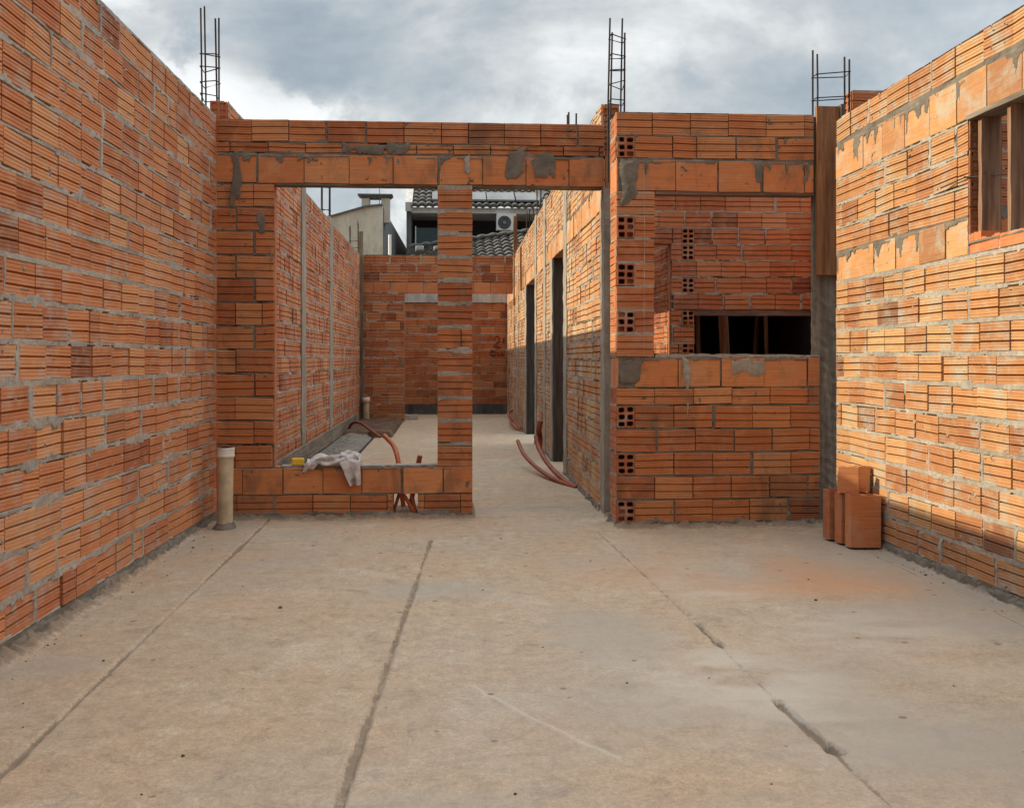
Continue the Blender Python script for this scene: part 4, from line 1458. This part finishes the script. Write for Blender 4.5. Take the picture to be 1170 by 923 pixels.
# ------------------------------------------------------------------ loose blocks by the right wall
def loose_block(label, x0, y0, w, dpt, h, z0=0.0, rot=0.0, tone=0.6, dark=0.0):
    """upright hollow tile: smooth faces, holes in its top end"""
    mb = MB()
    vs, fs = hollow_cells(2, 1, w, dpt, 0.014)
    a = np.array(vs)
    top = np.stack([a[:, 0] - w / 2, a[:, 1] - dpt / 2, h - 0.08 * a[:, 2]], -1)
    mb.add(top, fs)
    c_ = 0.004
    pr = [(-w / 2 + c_, -dpt / 2), (w / 2 - c_, -dpt / 2), (w / 2, -dpt / 2 + c_), (w / 2, dpt / 2 - c_), (w / 2 - c_, dpt / 2), (-w / 2 + c_, dpt / 2), (-w / 2, dpt / 2 - c_), (-w / 2, -dpt / 2 + c_)]
    k = len(pr)
    mb.add([(x, y, 0) for x, y in pr] + [(x, y, h - 0.0005) for x, y in pr], [(i, (i + 1) % k, k + (i + 1) % k, k + i) for i in range(k)])
    mb.add([(x, y, 0) for x, y in pr], [tuple(range(k))[::-1]])
    o = mb.build('hollow_brick', M['brick'])
    o.location = (x0, y0, z0)
    o.rotation_euler = (0, 0, rot)
    set_bcol(o, tone, dark, 1.0)
    tag(o, label, 'brick', 'loose bricks by the right wall')
    return o


loose_block('largest upright hollow brick at the front right of the small stack by the sunlit wall', 2.372, 5.60, 0.178, 0.09, 0.293, 0.012, R(-3), 0.55)
loose_block('upright hollow brick second from the front in the small stack', 2.365, 5.735, 0.178, 0.09, 0.287, 0.012, R(2), 0.35, 0.1)
loose_block('upright hollow brick at the back left of the small stack', 2.345, 5.865, 0.178, 0.09, 0.29, 0.012, R(1), 0.2, 0.25)
loose_block('sunlit short brick laid on top of the stack, left of the other', 2.318, 5.68, 0.118, 0.05, 0.150, 0.308, R(-20), 1.0)
loose_block('half-shaded short brick laid on top of the stack, against the wall', 2.422, 5.745, 0.092, 0.05, 0.146, 0.308, R(-9), 0.9)

# ------------------------------------------------------------------ debris on the floor
mb = MB()
rr = random.Random(77)
for _ in range(120):
    if rr.random() < 0.6:
        x_ = rr.choice([-1.52 + abs(rr.gauss(0, 0.10)), 2.43 - abs(rr.gauss(0, 0.08))])
        y_ = rr.uniform(2.6, 6.3)
    else:
        x_, y_ = rr.uniform(-1.4, 2.3), rr.uniform(2.4, 6.6)
    s_ = rr.uniform(0.002, 0.006) if rr.random() < 0.94 else rr.uniform(0.007, 0.011)
    bm = bmesh.new()
    bmesh.ops.create_icosphere(bm, subdivisions=1, radius=s_)
    for v_ in bm.verts:
        v_.co = Vector((v_.co.x * rr.uniform(.7, 1.3), v_.co.y * rr.uniform(.7, 1.3), v_.co.z * rr.uniform(.4, .8)))
    bm.verts.ensure_lookup_table()
    mb.add([(v_.co.x + x_, v_.co.y + y_, v_.co.z + s_ * 0.4) for v_ in bm.verts], [[v_.index for v_ in f.verts] for f in bm.faces], 0 if rr.random() < .7 else 1)
    bm.free()
o = mb.build('debris', [M['cement'], M['soil']])
o['kind'] = 'stuff'
o['label'] = 'small crumbs of mortar scattered on the concrete floor'

for (x_, y_, z0_, z1_, lab) in ((1.268, 6.403, 1.10, 2.38, 'thin white plumb string hanging down the pier of hollow blocks'),
                                (2.222, 9.385, 1.0, 1.98, 'thin white plumb string hanging beside the inner doorway')):
    mb = MB()
    mb.tube([(x_, y_, z0_), (x_ + 0.003, y_ - 0.002, (z0_ + z1_) / 2), (x_, y_, z1_)], 0.0009, 5)
    tag(mb.build('plumb_string', M['concrete_light'], None, (x_, y_, z0_)), lab, 'string')

# ------------------------------------------------------------------ neighbouring houses
def tiles(name, x0, x1, p0, p1, parent, pitch=0.19, row=0.34, left_drop=0.0, amp=0.055):
    """barrel tile roof: p0=(y,z) eave, p1=(y,z) ridge"""
    y0, z0 = p0
    y1, z1 = p1
    L = math.hypot(y1 - y0, z1 - z0)
    nxs = int((x1 - x0) / pitch * 8)
    nr_ = int(L / row) + 1
    xs = np.linspace(x0, x1, nxs)
    V, F = [], []
    mb = MB()
    ny_, nz_ = -(z1 - z0) / L, (y1 - y0) / L
    for r_ in range(nr_):
        a, b_ = r_ * row, min((r_ + 1) * row + 0.04, L)
        ph = (xs - x0) / pitch
        jit = (_T[(ph.astype(int) * 7) & 255, (r_ * 13) & 255] - 0.5)
        wave = np.abs(np.sin(ph * math.pi)) ** 0.8 * amp
        rows_ = []
        for t, lift in ((a + jit * 0.05, 0.05), (a + jit * 0.05, 0.085), ((a + b_) / 2, 0.06), (b_, 0.03)):
            t = np.minimum(t + 0 * xs, L)
            h = wave + lift + jit * 0.014
            sc = 1 - 0 * t
            rows_.append(np.stack([xs, y0 + (y1 - y0) * t / L + ny_ * h, z0 + (z1 - z0) * t / L * sc + nz_ * h - left_drop * np.maximum(1.9 - xs, 0) * (t / L)], -1))
        rows_[0][:, 2] -= 0.06
        vv = np.concatenate(rows_)
        fs = []
        for k in range(3):
            for i in range(nxs - 1):
                fs.append((k * nxs + i, k * nxs + i + 1, (k + 1) * nxs + i + 1, (k + 1) * nxs + i))
        mb.add(vv, fs)
    return mb.build(name, M['tile'], parent)


h2 = thing('house', 'dark two-storey house with old tiled roof and white fascia beyond the far wall', 'house', (2, 28, 0))
mb = MB()
mb.box(-0.93, 6.0, 28.3, 34, 0, 5.0)
mb.build('wall', M['charcoal'], h2)
mb = MB()
mb.box(-1.06, -0.93, 26.9, 34, 0, 5.12)
mb.build('side_wall', M['grey_wall'], h2)
tiles('roof', -0.93, 6.0, (26.75, 5.08), (31.0, 7.1), h2)
mb = MB()
mb.box(-0.93, 6.0, 26.82, 26.90, 4.955, 5.10)
mb.box(-0.93, 6.0, 26.90, 28.3, 4.955, 5.0)
mb.build('fascia', M['white'], h2)
mb = MB()
sl_ = (7.1 - 5.08) / (31 - 26.75)
mb.add([(-1.08, 26.72, 4.98), (-0.90, 26.72, 4.98), (-0.90, 31, 4.98 + sl_ * 4.28), (-1.08, 31, 4.98 + sl_ * 4.28),
        (-1.08, 26.72, 5.22), (-0.90, 26.72, 5.22), (-0.90, 31, 5.22 + sl_ * 4.28), (-1.08, 31, 5.22 + sl_ * 4.28)],
       [(0, 3, 2, 1), (4, 5, 6, 7), (0, 1, 5, 4), (1, 2, 6, 5), (2, 3, 7, 6), (3, 0, 4, 7)])
mb.build('barge_board', M['concrete_light'], h2)
mb = MB()
mb.box(-0.93, 6.0, 26.9, 28.3, 3.55, 3.68)
mb.build('balcony_floor', M['charcoal'], h2)
rl = thing('balcony_railing', 'glass balcony railing with slim steel posts on the dark house', 'railing', (-0.5, 27.0, 3.68))
mb = MB()
mb.box(-0.80, -0.18, 26.99, 27.01, 3.80, 4.58)
mb.build('glass_pane', M['glass'], rl)
for x_ in (-0.82, -0.16):
    mb = MB()
    mb.tube([(x_, 27.0, 3.68), (x_, 27.0, 4.62)], 0.018, 6)
    mb.build('post', M['white'], rl)
mb = MB()
mb.tube([(-0.82, 27.0, 4.06), (-0.16, 27.0, 4.06)], 0.010, 6)
mb.build('rail', M['panel'], rl)
ac = thing('air_conditioner', 'white outdoor air conditioner unit on the dark house wall', 'air conditioner', (1.58, 27.0, 4.5))
mb = MB()
mb.box(1.33, 1.86, 26.75, 27.0, 4.50, 4.945)
o = mb.build('casing', M['white'], ac)
bevel(o, 0.015, 2)
mb = MB()
mb.tube([(1.545, 26.75, 4.71), (1.545, 26.735, 4.71)], 0.175, 24)
mb.build('fan_grille', M['ac_grille'], ac)
mb = MB()
mb.tube([(1.545, 26.734, 4.71), (1.545, 26.722, 4.71)], 0.05, 16)
for q in (0.10, 0.14):
    mb.tube([(1.545 + q * math.cos(a * math.pi / 12), 26.728, 4.71 + q * math.sin(a * math.pi / 12)) for a in range(25)], 0.006, 5)
mb.build('fan_guard', M['panel'], ac)
mb = MB()
mb.box(1.40, 1.44, 26.8, 28.3, 4.44, 4.498)
mb.box(1.74, 1.78, 26.8, 28.3, 4.44, 4.498)
mb.build('bracket', M['ac_grille'], ac)
for (x0_, x1_, lab) in ((-0.38, -0.05, 'leftmost grey solar panel, on the tiled roof left of the slim pillar'), (0.52, 1.06, 'grey solar panel on the tiled roof right beside the slim pillar'),
                        (1.09, 1.83, 'middle grey solar panel, half pale, on the tiled roof above the air conditioner'), (1.87, 2.5, 'rightmost grey solar panel, on the tiled roof beside the satellite dish')):
    y0_, y1_ = 26.86, 27.5
    z0_, z1_ = 5.08 + sl_ * (y0_ - 26.75) + 0.15, 5.08 + sl_ * (y1_ - 26.75) + 0.15
    mb = MB()
    mb.add([(x0_, y0_, z0_), (x1_, y0_, z0_), (x1_, y1_, z1_), (x0_, y1_, z1_), (x0_, y0_, z0_ + .05), (x1_, y0_, z0_ + .05), (x1_, y1_, z1_ + .05), (x0_, y1_, z1_ + .05)],
           [(0, 3, 2, 1), (4, 5, 6, 7), (0, 1, 5, 4), (1, 2, 6, 5), (2, 3, 7, 6), (3, 0, 4, 7)])
    tag(mb.build('solar_panel', M['panel'], None, ((x0_ + x1_) / 2, 27.7, z0_)), lab, 'solar panel', 'solar panels on the tiled roof')
dish = thing('satellite_dish', 'small white satellite dish at the eave of the tiled roof', 'satellite dish', (2.5, 26.7, 5.0))
mb = MB()
vs, fs = [], []
for j in range(6):
    for k in range(18):
        rr_ = 0.16 * j / 5
        a = 2 * math.pi * k / 18
        vs.append((2.48 + rr_ * math.cos(a) * 0.8, 26.7 + 0.05 * (j / 5) ** 2 * -1 - rr_ * math.sin(a) * 0.25, 5.52 + rr_ * math.sin(a) * 1.1))
for j in range(5):
    for k in range(18):
        fs.append((j * 18 + k, j * 18 + (k + 1) % 18, (j + 1) * 18 + (k + 1) % 18, (j + 1) * 18 + k))
mb.add(vs, fs, 0, True)
mb.build('reflector', M['white'], dish)
mb = MB()
mb.tube([(2.50, 26.74, 5.0), (2.50, 26.74, 5.5)], 0.025, 8)
mb.build('mast', M['panel'], dish)

h3 = thing('house', 'low outbuilding with a weathered barrel tile roof just over the far wall', 'house', (1.0, 23, 0))
mb = MB()
mb.box(-0.8, 2.6, 21.8, 24.3, 0, 3.15)
mb.build('wall', M['plaster'], h3)
tiles('roof', -0.90, 2.7, (21.4, 3.0), (24.4, 4.06), h3, 0.2, 0.36, left_drop=0.145)
rd = MB()
pts = [(-0.9 + k * 0.06, 24.35, 4.06 + 0.10 - 0.145 * max(0, 1.9 - (-0.9 + k * 0.06)) + 0.02 * abs(math.sin(k * 0.7))) for k in range(60)]
rd.tube(pts, [0.05 + 0.018 * abs(math.sin(k * 0.7)) for k in range(60)], 8)
rd.build('ridge_tiles', M['tile'], h3)
for (x_, lab) in ((-0.62, 'left pale broken tile lying on the low barrel tile roof'), (-0.2, 'right pale broken tile lying on the low barrel tile roof')):
    o = rough_box('broken_tile', x_ - 0.09, x_ + 0.09, 23.4, 23.6, 3.60, 3.70, M['concrete_light'], None, 0.06, 0.012, 3)
    tag(o, lab, 'tile')

h1 = thing('house', 'weathered cream gable house with a grey side wall and chimney, left behind the far wall', 'house', (-2, 26, 0))
mb = MB()
pf = [(-4.2, 0), (-4.2, 4.05), (-2.64, 4.44), (-1.9, 4.66), (-1.51, 4.70), (-1.51, 0)]
k = len(pf)
mb.add([(x, 24.0, z) for x, z in pf] + [(x, 24.18, z) for x, z in pf], [tuple(range(k))[::-1], tuple(range(k, 2 * k))] + [(i, (i + 1) % k, k + (i + 1) % k, k + i) for i in range(k)])
mb.build('wall', M['plaster'], h1)
mb = MB()
mb.add([(-1.51, 24.10, 0), (-1.51, 24.10, 4.69), (-1.05, 33.0, 4.25), (-1.05, 33.0, 0), (-1.70, 24.18, 0), (-1.70, 24.18, 4.68), (-1.40, 33.0, 3.9), (-1.40, 33.0, 0)],
       [(0, 1, 2, 3), (4, 7, 6, 5), (1, 5, 6, 2), (0, 4, 5, 1), (3, 2, 6, 7)])
mb.build('side_wall', M['grey_wall'], h1)
mb = MB()
for (xa, za), (xb, zb_) in zip(pf[1:4], pf[2:5]):
    mb.add([(xa, 23.96, za + .004), (xb, 23.96, zb_ + .004), (xb, 24.22, zb_ + .004), (xa, 24.22, za + .004), (xa, 23.96, za + .05), (xb, 23.96, zb_ + .05), (xb, 24.22, zb_ + .05), (xa, 24.22, za + .05)],
           [(0, 3, 2, 1), (4, 5, 6, 7), (0, 1, 5, 4), (1, 2, 6, 5), (2, 3, 7, 6), (3, 0, 4, 7)])
mb.build('coping', M['grey_wall'], h1)
mb = MB()
mb.box(-4.2, -1.72, 24.2, 33, 3.6, 3.9)
mb.build('roof', M['tile'], h1)
chm = MB()
chm.box(-2.03, -1.84, 24.32, 24.62, 4.3, 4.93)
chm.box(-1.56, -1.36, 24.32, 24.62, 4.35, 4.93)
chm.box(-1.84, -1.56, 24.33, 24.61, 4.2, 4.70)
chm.build('chimney', M['plaster'], h1)
mb = MB()
mb.add([(-2.12, 24.26, 5.0), (-1.29, 24.26, 5.0), (-1.29, 24.68, 5.0), (-2.12, 24.68, 5.0), (-2.02, 24.33, 4.931), (-1.37, 24.33, 4.931), (-1.37, 24.61, 4.931), (-2.02, 24.61, 4.931),
        (-2.12, 24.26, 5.03), (-1.29, 24.26, 5.03), (-1.29, 24.68, 5.03), (-2.12, 24.68, 5.03)],
       [(4, 7, 6, 5), (0, 1, 5, 4), (1, 2, 6, 5), (2, 3, 7, 6), (3, 0, 4, 7), (8, 9, 10, 11), (0, 8, 9, 1), (1, 9, 10, 2), (2, 10, 11, 3), (3, 11, 8, 0)][:])
mb.build('chimney_cap', M['grey_wall'], h1)
mb = MB()
mb.tube([(-1.60, 24.3, 4.75), (-1.60, 24.3, 5.6)], 0.010, 6)
tag(mb.build('antenna_mast', M['panel'], None, (-1.6, 24.3, 4.75)), 'thin antenna mast rising in front of the chimney', 'antenna')
mb = MB()
mb.tube([(-1.26, 22.6, 0), (-1.26, 22.6, 3.85)], 0.035, 8)
tag(mb.build('white_pole', M['white'], None, (-1.26, 22.6, 0)), 'white pole standing against the grey side wall of the chimney house', 'pole')
mb = MB()
mb.box(-1.35, -1.06, 33.5, 36, 0, 4.55)
mb.build('rear_wall', M['brick'], h1)
